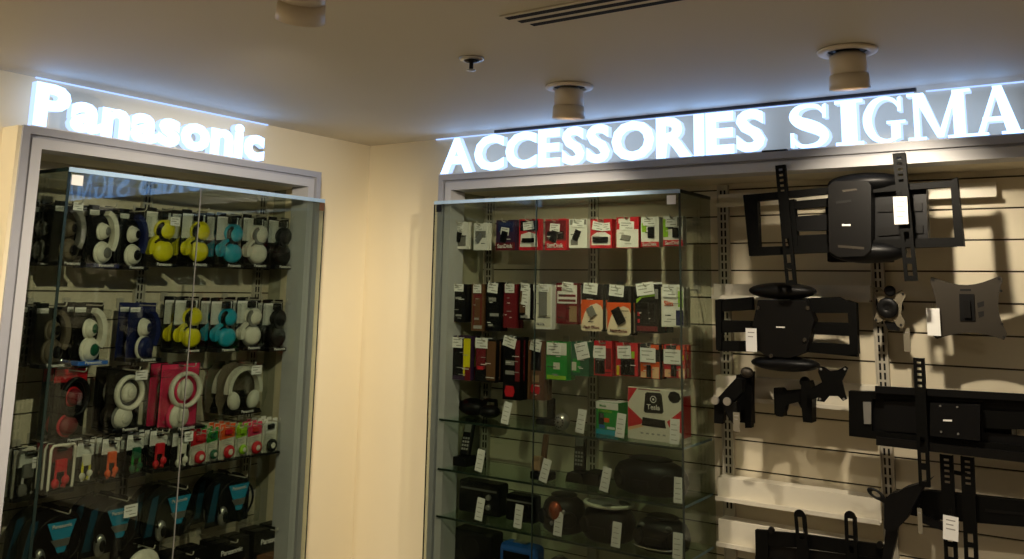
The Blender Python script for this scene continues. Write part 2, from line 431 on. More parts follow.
b = MB(); b.box(sx(789, 150), sx(1030, 135), SY-.012, SY+.05, .0005, .006, M_white); b.build('base_rail', t)
b = MB(); b.box(sx(764, 150), sx(788.5, 150), SY-.022, SY-.002, .0005, .007, M_slot); b.build('joining_bracket', t)
for ch, p0, p1, yy in (('S', 789, 831, 128), ('I', 836, 864, 125), ('G', 864, 906, 122), ('M', 908, 972, 117), ('A', 972, 1025, 112)):
    serif_letter(ch, sx(p0, yy), sx(p1, yy), .148, SY-.01, SY+.03, t)
t = thing('illuminated_sign', 'white glowing rounded letters Panasonic on the headphone unit', 'sign', 'lit signs above the frames', (.075, 0, ZT), PI/2)
def sy(px, py): return onX(px, py, .075).y
py0, py1 = sy(32, 112), sy(262, 160)
b = MB(); b.box(py0, py1, -.012, .05, .0005, .006, M_white); b.build('base_rail', t)
lay = layout('Panasonic', .05, .005)
base_h = .140
xs = [v.co.y for v in text_mesh('P', .05).vertices]; capk = base_h/(max(xs)-min(xs))
for c, p, q in lay:
    ys = [v.co.y for v in text_mesh(c, .05).vertices]
    text(c, 'letter', M_letter, t, py0+(py1-py0)*(p+q)/2, -.01, .0065, (py1-py0)*(q-p), (max(ys)-min(ys))*capk, .028, .05)
# ceiling profile light, plus added strips that draw the bluish ceiling glow
p0, p1 = onZ(504, 133, H), onZ(918, 90, H)
t = thing('linear_light', 'slim grey ceiling profile glowing behind the accessories sign letters', 'light', 'light lines at the ceiling edge', (0, 0, H))
b = MB(); b.box(p0.x, p1.x, -.068, -.052, -.011, -.0005, M_prof); b.build('profile', t)
b = MB(); b.box(p0.x+.01, p1.x-.01, -.0515, -.045, -.014, -.003, M_led_glow); b.build('light_strip', t)
b = MB(); b.box(p1.x+.02, 3.3, -.010, -.005, -.0045, -.0005, M_led_glow)
tag(b.build('ceiling_glow_strip', None, (0, 0, H)), 'added strip drawing the bluish ceiling glow above the letters M and A', 'light', 'light lines at the ceiling edge')
b = MB(); b.box(.75-.35, p0.x-.02, -.010, -.005, -.0045, -.0005, M_led_glow)
tag(b.build('ceiling_glow_strip', None, (0, 0, H)), 'added strip drawing the bluish ceiling glow above the first accessories sign letters', 'light', 'light lines at the ceiling edge')
b = MB(); b.box(.005, .010, -1.58, -.62, -.0045, -.0005, M_led_glow)
tag(b.build('ceiling_glow_strip', None, (0, 0, H)), 'added strip drawing the bluish ceiling glow above the headphone brand sign', 'light', 'light lines at the ceiling edge')

# ------------------------------------------------------------------ ceiling fittings
def downlight(x, y, label, aim, tilt, power, cone=100., ghost=False):
    t = thing('downlight', label, 'lamp', 'round ceiling downlights', (x, y, H))
    b = MB(); b.lathe([(.074, -.0005), (.078, -.003), (.076, -.008), (.056, -.010), (.052, -.006), (.052, -.0005)], M_lamp); b.build('flange', t)
    b = MB(); b.lathe([(.0515, -.0008), (.0515, -.002), (.02, -.002), (.02, -.0008)], M_black); b.build('recess', t)
    d = (Vector(aim)-Vector((x, y, H-.06))).normalized()
    ax = (Vector((0, 0, -1))*(1-tilt)+d*tilt).normalized()
    p = Vector((0, 0, -.004)); L = .102
    b = MB(); b.loft([(p, .028), (p+ax*.012, .046), (p+ax*L*.58, .0485), (p+ax*(L*.585), .0465), (p+ax*L*.61, .0465), (p+ax*L*.615, .050), (p+ax*L, .053), (p+ax*L, .045), (p+ax*(L-.02), .040)], M_lamp, 28); b.build('barrel', t)
    b = MB(); b.cyl(p+ax*(L-.019), p+ax*(L-.016), .036, .036, M_bulb, 24); o = b.build('lamp_face', t)
    ld = bpy.data.lights.new('spot_beam', 'SPOT'); ld.energy = power; ld.color = (1., .86, .66); ld.spot_size = math.radians(cone); ld.spot_blend = .7; ld.shadow_soft_size = .022
    lo = bpy.data.objects.new('spot_beam', ld); C.objects.link(lo); lo.parent = t
    lo.location = p+ax*(L+.004); lo.rotation_euler = ((Vector((x, y, H))+p+ax*L)-Vector(aim)).to_track_quat('Z', 'Y').to_euler()
    return t
downlight(1.44, -.62, 'cream downlight above the letters ACCESSORIES', (.8, .0, 1.15), .12, 66, 112)
downlight(2.305, -.625, 'cream downlight above the letters SIGMA', (2.3, .15, 1.6), .16, 54, 86)
q = onZ(303, 21, H-.1)
downlight(q.x+.02, q.y-.02, 'cream downlight cut off by the upper edge of the picture', (0., -.70, 1.35), .50, 140, 78)
for x, y in ((1.0, -3.4), (3.4, -1.6), (3.5, -3.6)):  # unseen downlights added to raise the general room light
    downlight(x, y, 'added cream downlight out of view, brightening the room', (x, y, 0), .1, 150 if x < 2 else 110, 150)
downlight(.72, -2.75, 'cream downlight over the far side of the headphone unit', (0., -1.9, 1.7), .25, 70, 84)
# sprinkler
q = onZ(471.5, 58, H)
t = thing('sprinkler', 'small metal fire sprinkler on the bare ceiling', 'sprinkler', None, (q.x, q.y, H))
b = MB(); b.lathe([(.010, -.0005), (.036, -.0005), (.036, -.004), (.030, -.008), (.010, -.006)], M_silver); b.build('escutcheon', t)
b = MB(); b.lathe([(.022, -.0085), (.016, -.012), (.006, -.014), (.006, -.03), (.003, -.034)], M_char); b.build('nozzle', t)
b = MB(); b.lathe([(.002, -.034), (.013, -.035), (.013, -.037), (.002, -.038)], M_silver); b.build('deflector', t)
# slot diffuser
v0 = onZ(506.5, 17, H); vs_ = (onZ(522.5, 25, H).y-v0.y)/2
t = thing('air_vent', 'ceiling air vent with long dark slots', 'vent', None, (v0.x, v0.y, H))
b = MB(); b.box(-.008, .75, -.02, vs_*2+.035, -.004, -.0005, M_ceil, .001); b.build('vent_plate', t)
for k in range(3):
    b = MB(); b.box(k*.012, .73, k*vs_-.009, k*vs_+.011, -.0048, -.0041, M_slot); b.build('slot', t)

# ------------------------------------------------------------------ products: shared makers (local frame: front at y=0 facing -y, base at z=0)
def notch(w, h, top=None):
    nw, nd = .011, .014
    return [(-w/2, 0), (w/2, 0), (w/2, h), (nw, h), (nw, h-nd), (-nw, h-nd), (-nw, h), (-w/2, h)]
def sticker(root, x, z, y, w=.036, h=.028, tilt=0.):
    b = MB(); b.M = Matrix.Translation((x, y, z)) @ Matrix.Rotation(tilt, 4, 'Y')
    b.box(-w/2, w/2, -.0008, 0, -h/2, h/2, M_paper)
    for k, (a, c) in enumerate(((-.4, .3), (-.4, .1), (-.1, .4))):
        zz = h*(.28-.28*k); b.box(w*a, w*c, -.0011, -.0007, zz-.0016, zz+.0016, M_ink)
    o = b.build('price_sticker', root); o['label'] = 'white price sticker'; return o
HOOKS = {}
def hook(loc, rz, length, label):
    """single wire display hook; loc is the point on the slatted panel"""
    k = round(length, 2)
    b = None
    if k in HOOKS:
        o = bpy.data.objects.new('hanging_hook', HOOKS[k]); C.objects.link(o); o.location = loc; o.rotation_euler = (0, 0, rz)
    else:
        b = MB(); b.box(-.014, .014, -.004, -.0004, -.012, .022, M_steel)
        b.tube([(0, -.004, .0), (0, -k+.012, 0), (0, -k+.003, .004), (0, -k, .014)], .0022, M_steel, 6)
        o = b.build('hanging_hook', None, loc, rz); HOOKS[k] = o.data
    return tag(o, label, 'hook', 'wire display hooks')

def ear_cup(root, x, y, z, r, m, rim, face=None, tilt=0., squash=1.):
    b = MB(); b.M = Matrix.Translation((x, y, z)) @ Matrix.Rotation(tilt, 4, 'Z')
    b.lathe([(r*.3, .022), (r*.9, .018), (r, .010), (r*.98, 0), (r*.82, -.008), (r*.5, -.012), (r*.1, -.013)], m, (0, 0, 0), 'y', 26)
    o = b.build('ear_cup', root)
    b = MB(); b.M = Matrix.Translation((x, y, z)) @ Matrix.Rotation(tilt, 4, 'Z')
    b.tube([(r*1.0*math.cos(a*PI/12), .012, r*math.sin(a*PI/12)*1.0) for a in range(24)], r*.16, rim, 8, True)
    b.build('ear_pad', o)
    if face:
        b = MB(); b.M = Matrix.Translation((x, y, z)) @ Matrix.Rotation(tilt, 4, 'Z')
        b.lathe([(r*.56, -.0115), (r*.5, -.0145), (r*.1, -.0155)], face, (0, 0, 0), 'y', 20); b.build('cup_badge', o)
    return o
def arc(cx, cz, rx, rz, a0, a1, y, n=20):
    return [(cx+rx*math.cos(math.radians(a0+(a1-a0)*i/n)), y, cz+rz*math.sin(math.radians(a0+(a1-a0)*i/n))) for i in range(n+1)]
def band(root, pts, wid, m, thick=.005, depth=.02):
    b = MB(); L = []
    n = len(pts)
    inn = []; out = []
    for i in range(n):
        a = Vector(pts[max(i-1, 0)]); c = Vector(pts[min(i+1, n-1)]); d = (c-a).normalized(); nn = Vector((-d.z, 0, d.x))
        inn.append(Vector(pts[i])-nn*wid/2); out.append(Vector(pts[i])+nn*wid/2)
    for i in range(n-1):
        b.prism([(inn[i].x, inn[i].z), (inn[i+1].x, inn[i+1].z), (out[i+1].x, out[i+1].z), (out[i].x, out[i].z)], pts[0][1], pts[0][1]+depth, m)
    bmesh.ops.remove_doubles(b.bm, verts=b.bm.verts[:], dist=1e-5)
    return b.build('headband', root)
def blister(root, w, h, d, z0=0.012, top=.022, rnd=.006):
    b = MB(); b.box(-w/2+.001, w/2-.001, .0, d-.003, z0, h-top, M_film, rnd); o = b.build('blister', root); o['label'] = 'clear plastic blister'; return o
def brand(root, w, z, y, wd=.055, m=None, s='Panasonic'):
    text(s, 'brand_label', m or M_white, root, 0, y, z, wd, None, .0006, .02)

def pack_folded(root, w, h, kind, cupm, bandm, facem, card, tray=None):
    """flat-folded headphones in a clear blister: two cups over each other"""
    D = .058
    b = MB(); b.prism(notch(w, h), D-.003, D-.001, card)
    if kind == 'B': b.prism([(-w*.46, h*.50), (w*.44, h*.50), (w*.44, h*.93), (-w*.46, h*.93)], D-.0042, D-.0031, M_white)
    else: b.prism([(-w*.46, h*.84), (-w*.1, h*.84), (-w*.1, h*.92), (-w*.46, h*.92)], D-.0042, D-.0031, M_white)
    b.build('backing_card', root)
    if kind == 'A':
        band(root, arc(-w*.06, h*.52, w*.44, h*.36, 80, -42, .012), .017, bandm, .006, .03)
        ear_cup(root, -w*.03, .022, h*.58, w*.27, cupm, cupm, facem, .5)
        ear_cup(root, w*.03, .022, h*.24, w*.35, cupm if facem != M_navy else M_navy, cupm, facem, .35)
    else:
        b = MB(); b.box(-w*.14, w*.14, .018, .04, h*.80, h*.93, M_black, .004); b.build('hanger', root)
        band(root, arc(w*.12, h*.60, w*.28, h*.15, 118, 285, .016), .012, M_black if cupm not in (M_offw,) else M_greyp, .005, .012)
        ear_cup(root, w*.10, .024, h*.63, w*.30, cupm, cupm, None, -.35)
        band(root, arc(w*.02, h*.30, w*.44, h*.22, 70, 205, .020), .011, bandm, .005, .022)
        ear_cup(root, w*.07, .022, h*.27, w*.35, cupm, M_black if cupm not in (M_offw,) else M_greyp, None, -.2)
        ear_cup(root, -w*.30, .036, h*.32, w*.20, cupm, cupm, None, .3)
    b = MB(); b.box(-w/2, w/2, -.001, D-.004, 0, .013, tray or M_black, .002); b.build('tray', root)
    brand(root, w, .0035, -.0022, w*.55)
    blister(root, w, h, D-.002, .014)
    return root
def pack_ring(root, w, h, top, cupm, bandm, pad):
    """round headband ring with one cup inside and one beneath"""
    D = .06
    b = MB(); b.prism(notch(w, h), D-.003, D-.001, M_black); b.prism([(-w*.48, h*.80), (w*.48, h*.80), (w*.48, h*.985), (.0115, h*.985), (.0115, h-.016), (-.0115, h-.016), (-.0115, h*.985), (-w*.48, h*.985)], D-.0042, D-.0031, top)
    b.prism([(-w*.48, h*.02), (w*.48, h*.02), (w*.48, h*.79), (-w*.48, h*.79)], D-.0042, D-.0031, top if top is M_pink else M_char); b.build('backing_card', root)
    b = MB(); b.tube([(w*.36*math.cos(a*PI/15), .02, h*.60+h*.25*math.sin(a*PI/15)) for a in range(30)], .008, bandm, 10, True, 1.6); b.build('headband', root)
    ear_cup(root, w*.02, .024, h*.60, w*.235, cupm, pad, cupm, .25)
    ear_cup(root, -w*.08, .024, h*.21, w*.27, cupm, pad, cupm, .15)
    b = MB(); b.box(-w/2, w/2, -.001, D-.004, 0, .011, M_black, .002); b.build('tray', root)
    brand(root, w, .0025, -.0022, w*.42)
    blister(root, w, h, D-.002, .012, .018, .012)
    return root
def pack_arch(root, w, h, cupm):
    D = .07
    poly = [(-w*.42, 0), (w*.42, 0), (w*.5, h*.3), (w*.5, h*.72), (w*.40, h*.93), (w*.2, h), (.011, h), (.011, h-.014), (-.011, h-.014), (-.011, h), (-w*.2, h), (-w*.40, h*.93), (-w*.5, h*.72), (-w*.5, h*.3)]
    b = MB(); b.prism(poly, D-.003, D-.001, M_dimtan); b.prism([(-w*.36, h*.06), (w*.36, h*.06), (w*.2, h*.44), (-w*.2, h*.44)], D-.0042, D-.0031, M_black); b.build('backing_card', root)
    band(root, arc(0, h*.46, w*.38, h*.43, -8, 188, .016, 28), .016, cupm, .008, .03)
    for s in (-1, 1):
        b = MB(); b.M = Matrix.Translation((s*w*.24, .028, h*.26)) @ Matrix.Rotation(s*.30, 4, 'Y')
        b.ell((0, 0, 0), w*.135, .02, h*.19, cupm); o = b.build('ear_cup', root)
    b = MB(); b.prism([(-w*.36, 0), (w*.36, 0), (w*.30, h*.10), (-w*.30, h*.10)], .0, D-.004, M_black); b.build('tray', root)
    brand(root, w, .006, -.0016, w*.30)
    b = MB(); b.prism([(x*.98, .02+z*.93) for x, z in poly if abs(x) > .0111], .004, .006, M_film); o = b.build('blister', root); o['label'] = 'clear plastic blister'
    return root
def pack_spot(root, w, h, head, bud):
    """slim pack: coloured top, white lower card with a round bud behind a clear bubble"""
    D = .03
    b = MB(); b.prism(notch(w, h), D-.003, D-.001, M_offw)
    b.prism([(-w*.48, h*.56), (w*.48, h*.62), (w*.48, h*.985), (.0115, h*.985), (.0115, h-.016), (-.0115, h-.016), (-.0115, h*.985), (-w*.48, h*.985)], D-.0045, D-.0031, head)
    for k in range(3): b.box(-w*.3, w*(.3-.15*(k % 2)), D-.0042, D-.0031, h*(.42+.05*k), h*(.435+.05*k), M_ink)
    b.build('backing_card', root)
    b = MB(); b.lathe([(w*.34, .016), (w*.34, .010), (w*.2, .004), (w*.05, .003)], bud, (w*.04, 0, h*.24), 'y', 22); o = b.build('earbud', root)
    b = MB(); b.lathe([(w*.16, .0036), (w*.12, .002), (w*.03, .0018)], M_offw, (w*.04, 0, h*.24), 'y', 16); b.build('bud_face', o)
    b = MB(); b.box(-w*.22, w*.22, .014, .024, h*.70, h*.84, bud, .003); b.build('cord_winder', root)
    b = MB(); b.box(-w/2, w/2, 0, D-.0046, 0, h*.05, M_char, .002); b.build('tray', root)
    b = MB(); b.box(-w/2+.001, w/2-.001, -.001, D-.0047, h*.055, h-.016, M_film, .004); o = b.build('blister', root); o['label'] = 'clear plastic blister'
    return root
def pack_bud(root, w, h, head, bud, cord, tray, frame_m=None):
    D = .03
    b = MB(); b.prism(notch(w, h), D-.003, D-.001, M_char)
    b.prism([(-w*.47, h*.62), (w*.47, h*.62), (w*.47, h*.97), (.0115, h*.97), (.0115, h-.016), (-.0115, h-.016), (-.0115, h*.97), (-w*.47, h*.97)], D-.0045, D-.0031, head); b.build('header_card', root)
    b = MB(); b.tube(arc(0, h*.36, w*.20, h*.26, 250, -70, .014, 16), .004, cord, 8); b.build('cord', root)
    for s, zz in ((-1, .20), (1, .25)):
        b = MB(); b.ell((s*w*.2, .012, h*zz), w*.15, .010, w*.18, bud, 14, 8); b.cyl((s*w*.2, .012, h*zz-.008), (s*w*.2, .014, h*zz-.026), .0035, .003, bud, 8); b.build('earbud', root)
    b = MB(); b.box(-w*.22, w*.22, .008, .022, h*.42, h*.68, bud, .004); b.build('cord_winder', root)
    b = MB(); b.box(-w/2, w/2, 0, D-.0046, 0, h*.09, tray, .002); b.build('tray', root)
    b = MB(); b.box(-w*.16, w*.16, .010, .024, h*.84, h*.89, M_black, .002); b.build('hanger', root)
    if frame_m:
        b = MB(); r = [(-w*.46, .010, h*.03), (w*.40, .010, h*.03), (w*.48, .010, h*.12), (w*.48, .010, h*.9), (w*.4, .010, h*.97), (-w*.4, .010, h*.97), (-w*.48, .010, h*.9), (-w*.48, .010, h*.12)]
        b.tube(r, .0045, frame_m, 8, True); b.build('case_rim', root)
    b = MB(); b.box(-w/2+.001, w/2-.001, -.001, D-.0047, h*.095, h-.016, M_film, .004); o = b.build('blister', root); o['label'] = 'clear plastic blister'
    return root
def pack_clam(root, w, h):
    D = .075
    n = 18
    poly = [(-w*.5, 0), (w*.5, 0), (w*.5, h*.6)]+[(w*.5*math.cos(a*PI/n), h*.6+h*.40*math.sin(a*PI/n)) for a in range(1, n//2)]
    poly += [(.011, h), (.011, h-.014), (-.011, h-.014), (-.011, h)]+[(w*.5*math.cos(a*PI/n), h*.6+h*.40*math.sin(a*PI/n)) for a in range(n//2+1, n)]+[(-w*.5, h*.6)]
    b = MB(); b.prism(poly, D-.004, D-.001, M_black)
    b.prism([(-w*.46, h*.1), (-w*.30, h*.1), (-w*.22, h*.82), (-w*.34, h*.78)], D-.0055, D-.0041, M_dteal); b.build('backing_card', root)
    b = MB(); b.prism([(-w*.22, h*.80), (w*.26, h*.80), (w*.1, h*.30), (-w*.02, h*.30)], .016, .018, M_cyan)
    b.prism([(-.03, h*.52), (.035, h*.52), (.03, h*.40), (-.012, h*.40)], .0148, .0158, M_silver); o = b.build('insert_card', root); o['label'] = 'blue triangular insert'
    text('Panasonic', 'brand_label', M_white, root, .004, .0142, h*.70, w*.32, None, .0006, .02)
    for s in (-1, 1):
        b = MB(); b.ell((s*w*.2-w*.06, .034, h*.22), w*.10, .016, h*.19, M_silver if s < 0 else M_char, 16, 10); b.ell((s*w*.2-w*.06, .017, h*.22), w*.055, .006, h*.1, M_black, 12, 8); b.build('earpiece', root)
    b = MB(); b.tube(arc(w*.02, h*.48, w*.40, h*.40, -60, 240, .03, 26), .0045, M_char, 8); b.build('neckband', root)
    b = MB(); b.prism([(x*.98, .004+z*.94) for x, z in poly if abs(x) > .0111], .002, .004, M_film); o = b.build('blister', root); o['label'] = 'clear plastic blister'
    return root

ITEMS = 0
def hang(side, box, plane, maker, name, cat, desc, label, group, n_behind=1, step=.06, w=None, h=None, hooklab=None):
    """builds one pack at the pixel box on the plane, hangs copies behind it and the hook that carries them"""
    x0, y0, x1, y1 = box; xm, ym = (x0+x1)/2, (y0+y1)/2
    if side == 'L':
        p = onX(xm, ym, plane); W = onX(x1, ym, plane).y-onX(x0, ym, plane).y
        Hh = onX(xm, y0, plane).z-onX(xm, y1, plane).z; zb = onX(xm, y1, plane).z; rz = PI/2
        loc = Vector((plane, p.y, zb)); back = Vector((-1, 0, 0)); far = plane-XS
    else:
        p = onY(xm, ym, plane); W = onY(x1, ym, plane).x-onY(x0, ym, plane).x
        Hh = onY(xm, y0, plane).z-onY(xm, y1, plane).z; zb = onY(xm, y1, plane).z; rz = 0
        loc = Vector((p.x, plane, zb)); back = Vector((0, 1, 0)); far = YS-plane
    W = w or W*(.90 if side == 'R' else 1); Hh = h or Hh
    root = thing(name, label, cat, group, loc, rz)
    maker(root, W, Hh)
    words = ['spare pack hanging directly behind the ', 'rearmost spare pack behind the ']
    for k in range(n_behind):
        if step*(k+2) > far-.02: break
        c = copy_tree(root); c.location = loc+back*step*(k+1); c['label'] = words[k]+desc
    pz = zb+Hh-.0085
    hook((XS, loc.y, pz) if side == 'L' else (loc.x, YS, pz), rz, far+.03, 'wire hook carrying the '+desc)
    return root

# ------------------------------------------------------------------ headphone case
G1, G2, G3, G4, G5 = 'folded headphones in the topmost row', 'folded headphones in the second row', 'large headphone packs in the third row', 'earphone packs in the fourth row', 'neckband earphones in the lowest full row'
def FA(c, bnd, f, card, tray=None): return lambda r, w, h: pack_folded(r, w, h, 'A', c, bnd, f, card, tray)
def FB(c, bnd): return lambda r, w, h: pack_folded(r, w, h, 'B', c, bnd, None, M_black)
HP = 'hanging_headphone_pack'
top = [((36, 200, 60, 266), FA(M_greyp, M_char, M_char, M_black), 'grey headphones in topmost row', 'dim grey headphone pack in the topmost row, seen through the side glass'),
 ((62, 204, 88, 266), FA(M_dimtan, M_greyp, M_char, M_black), 'brown headphones in topmost row', 'dull tan headphone pack in the topmost row, just inside the glass corner'),
 ((96, 205, 122, 268), FA(M_offw, M_offw, M_greyp, M_black, M_navy), 'white headphones in topmost row', 'white folded headphones with wide band, blue base, in the topmost row'),
 ((127, 208, 151, 270), FA(M_offw, M_navy, M_char, M_black), 'navy banded headphones in topmost row', 'navy banded headphones with white cup in the topmost row'),
 ((153, 206, 180, 267), FB(M_yellow, M_yellow), 'stickered yellow headphones', 'yellow folded headphones with a white price sticker in the topmost row'),
 ((188, 208, 216, 267), FB(M_yellow, M_yellow), 'plain yellow headphones in topmost row', 'yellow folded headphones without sticker, next to teal ones in topmost row'),
 ((223, 212, 249, 268), FB(M_teal, M_teal), 'teal headphones in topmost row', 'teal folded headphones in the topmost row of the case'),
 ((250, 215, 273, 268), FB(M_offw, M_offw), 'white headphones beside the teal ones in topmost row', 'white folded headphones on white card beside topmost teal pack'),
 ((276, 218, 297, 269), FB(M_black, M_char), 'black headphones in topmost row', 'black folded headphones ending the topmost row')]
for i, (bx, mk, d, lb) in enumerate(top):
    r = hang('L', bx, .02 if i else -.08, mk, HP, 'headphones', d, lb, G1, 2 if i > 1 else 0, .062, .088 if not i else .097 if i < 4 else .11, .213)
    if i == 4: sticker(r, .03, .165, -.0022, .04, .03)
    if i == 1: sticker(r, .0, .195, -.0022, .034, .026)
sec = [((25, 300, 47, 366), FA(M_char, M_black, M_black, M_black), 'black headphones in second row', 'black shaded headphone pack in the second row, outside the glass corner'),
 ((45, 303, 72, 368), FA(M_dimtan, M_dimtan, M_char, M_black), 'brown headphones in second row', 'dull tan headphone pack in the second row behind the glass corner'),
 ((82, 303, 110, 365), FA(M_offw, M_offw, M_dgreen, M_char, M_blue), 'white headphones in second row', 'white headphones with green cup face and blue base in second row'),
 ((137, 300, 164, 362), FA(M_offw, M_navy, M_navy, M_navy), 'navy headphones in second row', 'dark navy headphones with white cup in the second row'),
 ((181, 297, 208, 353), FB(M_yellow, M_yellow), 'yellow headphones in second row', 'yellow folded headphones in the second row'),
 ((218, 298, 242, 352), FB(M_teal, M_teal), 'teal headphones in second row', 'teal folded headphones in the second row'),
 ((245, 297, 266, 350), FB(M_offw, M_offw), 'white headphones beside the teal ones in second row', 'white folded headphones beside the teal pack in the second row'),
 ((270, 298, 292, 351), FB(M_black, M_char), 'black headphones ending second row', 'black folded headphones on white card ending the second row')]
for i, (bx, mk, d, lb) in enumerate(sec):
    hang('L', bx, .02 if i else -.08, mk, HP, 'headphones', d, lb, G2, 2 if i > 1 else 0, .062, .106 if i else .068, .203)
r = hang('L', (61, 369, 95, 441), .02, lambda r, w, h: pack_ring(r, w, h, M_red, M_dred, M_black, M_red), HP, 'headphones', 'red and black headphones', 'large red and black headphone pack with black ring band', G3, 2, .065)
r = hang('L', (115, 368, 150, 431), .02, lambda r, w, h: pack_ring(r, w, h, M_black, M_offw, M_offw, M_greyp), HP, 'headphones', 'white ring headphones', 'white headphones with ring band on black card, price sticker on top', G3, 2, .065)
sticker(r, .025, .185, -.0022, .046, .032)
r = hang('L', (169, 364, 208, 430), .02, lambda r, w, h: pack_ring(r, w, h, M_pink, M_offw, M_offw, M_pink), HP, 'headphones', 'pink headphones', 'white ring headphones on bright pink card', G3, 2, .065)
r = hang('L', (229, 363, 269, 414), .02, lambda r, w, h: pack_arch(r, w, h, M_offw), HP, 'headphones', 'arched white headphones', 'off-white arched headphones in a rounded clear pack with black base', G3, 2, .072)
sticker(r, .03, .165, -.0022, .05, .034)
EP = 'hanging_earphone_pack'
buds = [((15, 448, 50, 500), M_white, M_greyp, M_white, M_char, M_offw, 'white rimmed earphone pack', 'earphone pack with white rounded rim and grey buds, stickered'),
 ((51, 444, 76, 493), M_dred, M_red, M_red, M_black, M_offw, 'white rimmed red earphones', 'earphone pack with white rim and red buds'),
 ((78, 440, 100, 485), M_white, M_offw, M_yellow, M_black, None, 'pale earphones', 'earphone pack with pale buds and yellowish cord on white header'),
 ((103, 438, 126, 482), M_white, M_orange, M_orange, M_tan, None, 'orange earphones', 'earphone pack with bright orange buds'),
 ((128, 434, 150, 477), M_white, M_dgreen, M_green, M_white, None, 'dark green earphones', 'earphone pack with dark green buds under a white header'),
 ((151, 430, 174, 472), M_white, M_red, M_red, M_pink, None, 'red earphones next to dark green', 'earphone pack with red buds next to the dark green buds'),
 ((176, 432, 193, 470), M_white, M_offw, M_offw, M_white, None, 'all white earphones', 'all white earphone pack with a white sticker'),
 ((195, 431, 210, 466), M_red, M_red, M_offw, M_white, None, 'red topped earphones', 'earphone pack with red top and red bud on white'),
 ((211, 428, 222, 463), M_green, M_dgreen, M_offw, M_white, None, 'green topped earphones', 'slim earphone pack with green top and green bud'),
 ((224, 424, 239, 461), M_orange, M_red, M_orange, M_white, None, 'orange topped earphones', 'earphone pack with orange-red top beside the lime one'),
 ((240, 424, 251, 458), M_lime, M_lime, M_offw, M_white, None, 'lime earphones', 'slim earphone pack with lime green top'),
 ((252, 422, 266, 456), M_pink, M_red, M_pink, M_white, None, 'pink topped earphones', 'earphone pack with pink-red top beside the lime one'),
 ((267, 419, 281, 454), M_white, M_black, M_offw, M_white, None, 'black and white earphones', 'white earphone pack with black bud ending the row')]
for i, (bx, hd, bd, cd, tr, fr, d, lb) in enumerate(buds):
    r = hang('L', bx, .03 if i else -.06, (lambda r, w, h: pack_spot(r, w, h, hd, bd)) if i >= 7 else (lambda r, w, h: pack_bud(r, w*(.8 if i in (2, 3, 4, 5) else 1), h, hd, bd, cd, M_char, fr)), EP, 'earphones', d, lb, G4, 2, .034)
    if i in (0, 6): sticker(r, .012, .115, -.0022, .036, .034)
for i, (bx, d, lb) in enumerate((((35, 506, 90, 572), 'front neckband earphones', 'black neckband earphone pack with blue triangle, closest to the glass corner'),
 ((95, 494, 148, 556), 'stickered neckband earphones', 'black neckband earphone pack with blue triangle and a white sticker'),
 ((155, 484, 206, 541), 'third neckband earphones', 'black neckband earphone pack with blue triangle, seen across the door seam'),
 ((215, 476, 266, 526), 'last neckband earphones', 'black neckband earphone pack with blue triangle, ending the row'))):
    r = hang('L', bx, .02, pack_clam, 'hanging_neckband_pack', 'earphones', d, lb, G5, 1, .085, .2, .187)
    if i == 1: sticker(r, .03, .14, -.0005, .05, .04)
def flat_carton(root, w, h):
    b = MB(); b.prism(notch(w, h), .0, .04, M_black); b.build('carton', root)
    text('Panasonic', 'brand_label', M_white, root, 0, -.0008, h*.72, w*.62, None, .0006, .02)
    b = MB(); b.box(-w*.4, w*.4, -.0009, -.0001, h*.1, h*.55, M_brown); b.build('print_panel', root)
for bx, d, lb in (((214, 540, 248, 590), 'dark boxed earphones across the seam', 'black boxed earphones with small white name, lower left of the last pair'), ((254, 528, 288, 580), 'dark boxed earphones at the end', 'black boxed earphones with small white name, ending the bottom row'), ((168, 552, 205, 600), 'dark boxed earphones beside the white dome', 'black boxed earphones just peeking over the lower edge of the picture')):
    if bx[0] == 214: lb = 'black boxed earphones with small white name, before the last in the bottom row'
    hang('L', bx, .02, flat_carton, 'hanging_earphone_carton', 'earphones', d, lb, 'black cartons in the bottom row', 1, .05)
def pack_dome(root, w, h):
    b = MB(); b.prism(notch(w, h), .05, .052, M_black); b.build('backing_card', root)
    b = MB(); b.ell((0, .03, h*.62), w*.45, .022, h*.3, M_offw); b.build('ear_cup', root)
    b = MB(); b.box(-w/2, w/2, 0, .048, 0, .012, M_black, .002); b.build('tray', root)
hang('L', (128, 546, 166, 610), .02, pack_dome, HP, 'headphones', 'white domed headphones', 'white domed headphone cup peeking over the lower edge of the picture', 'headphones at the lower edge', 1, .06)

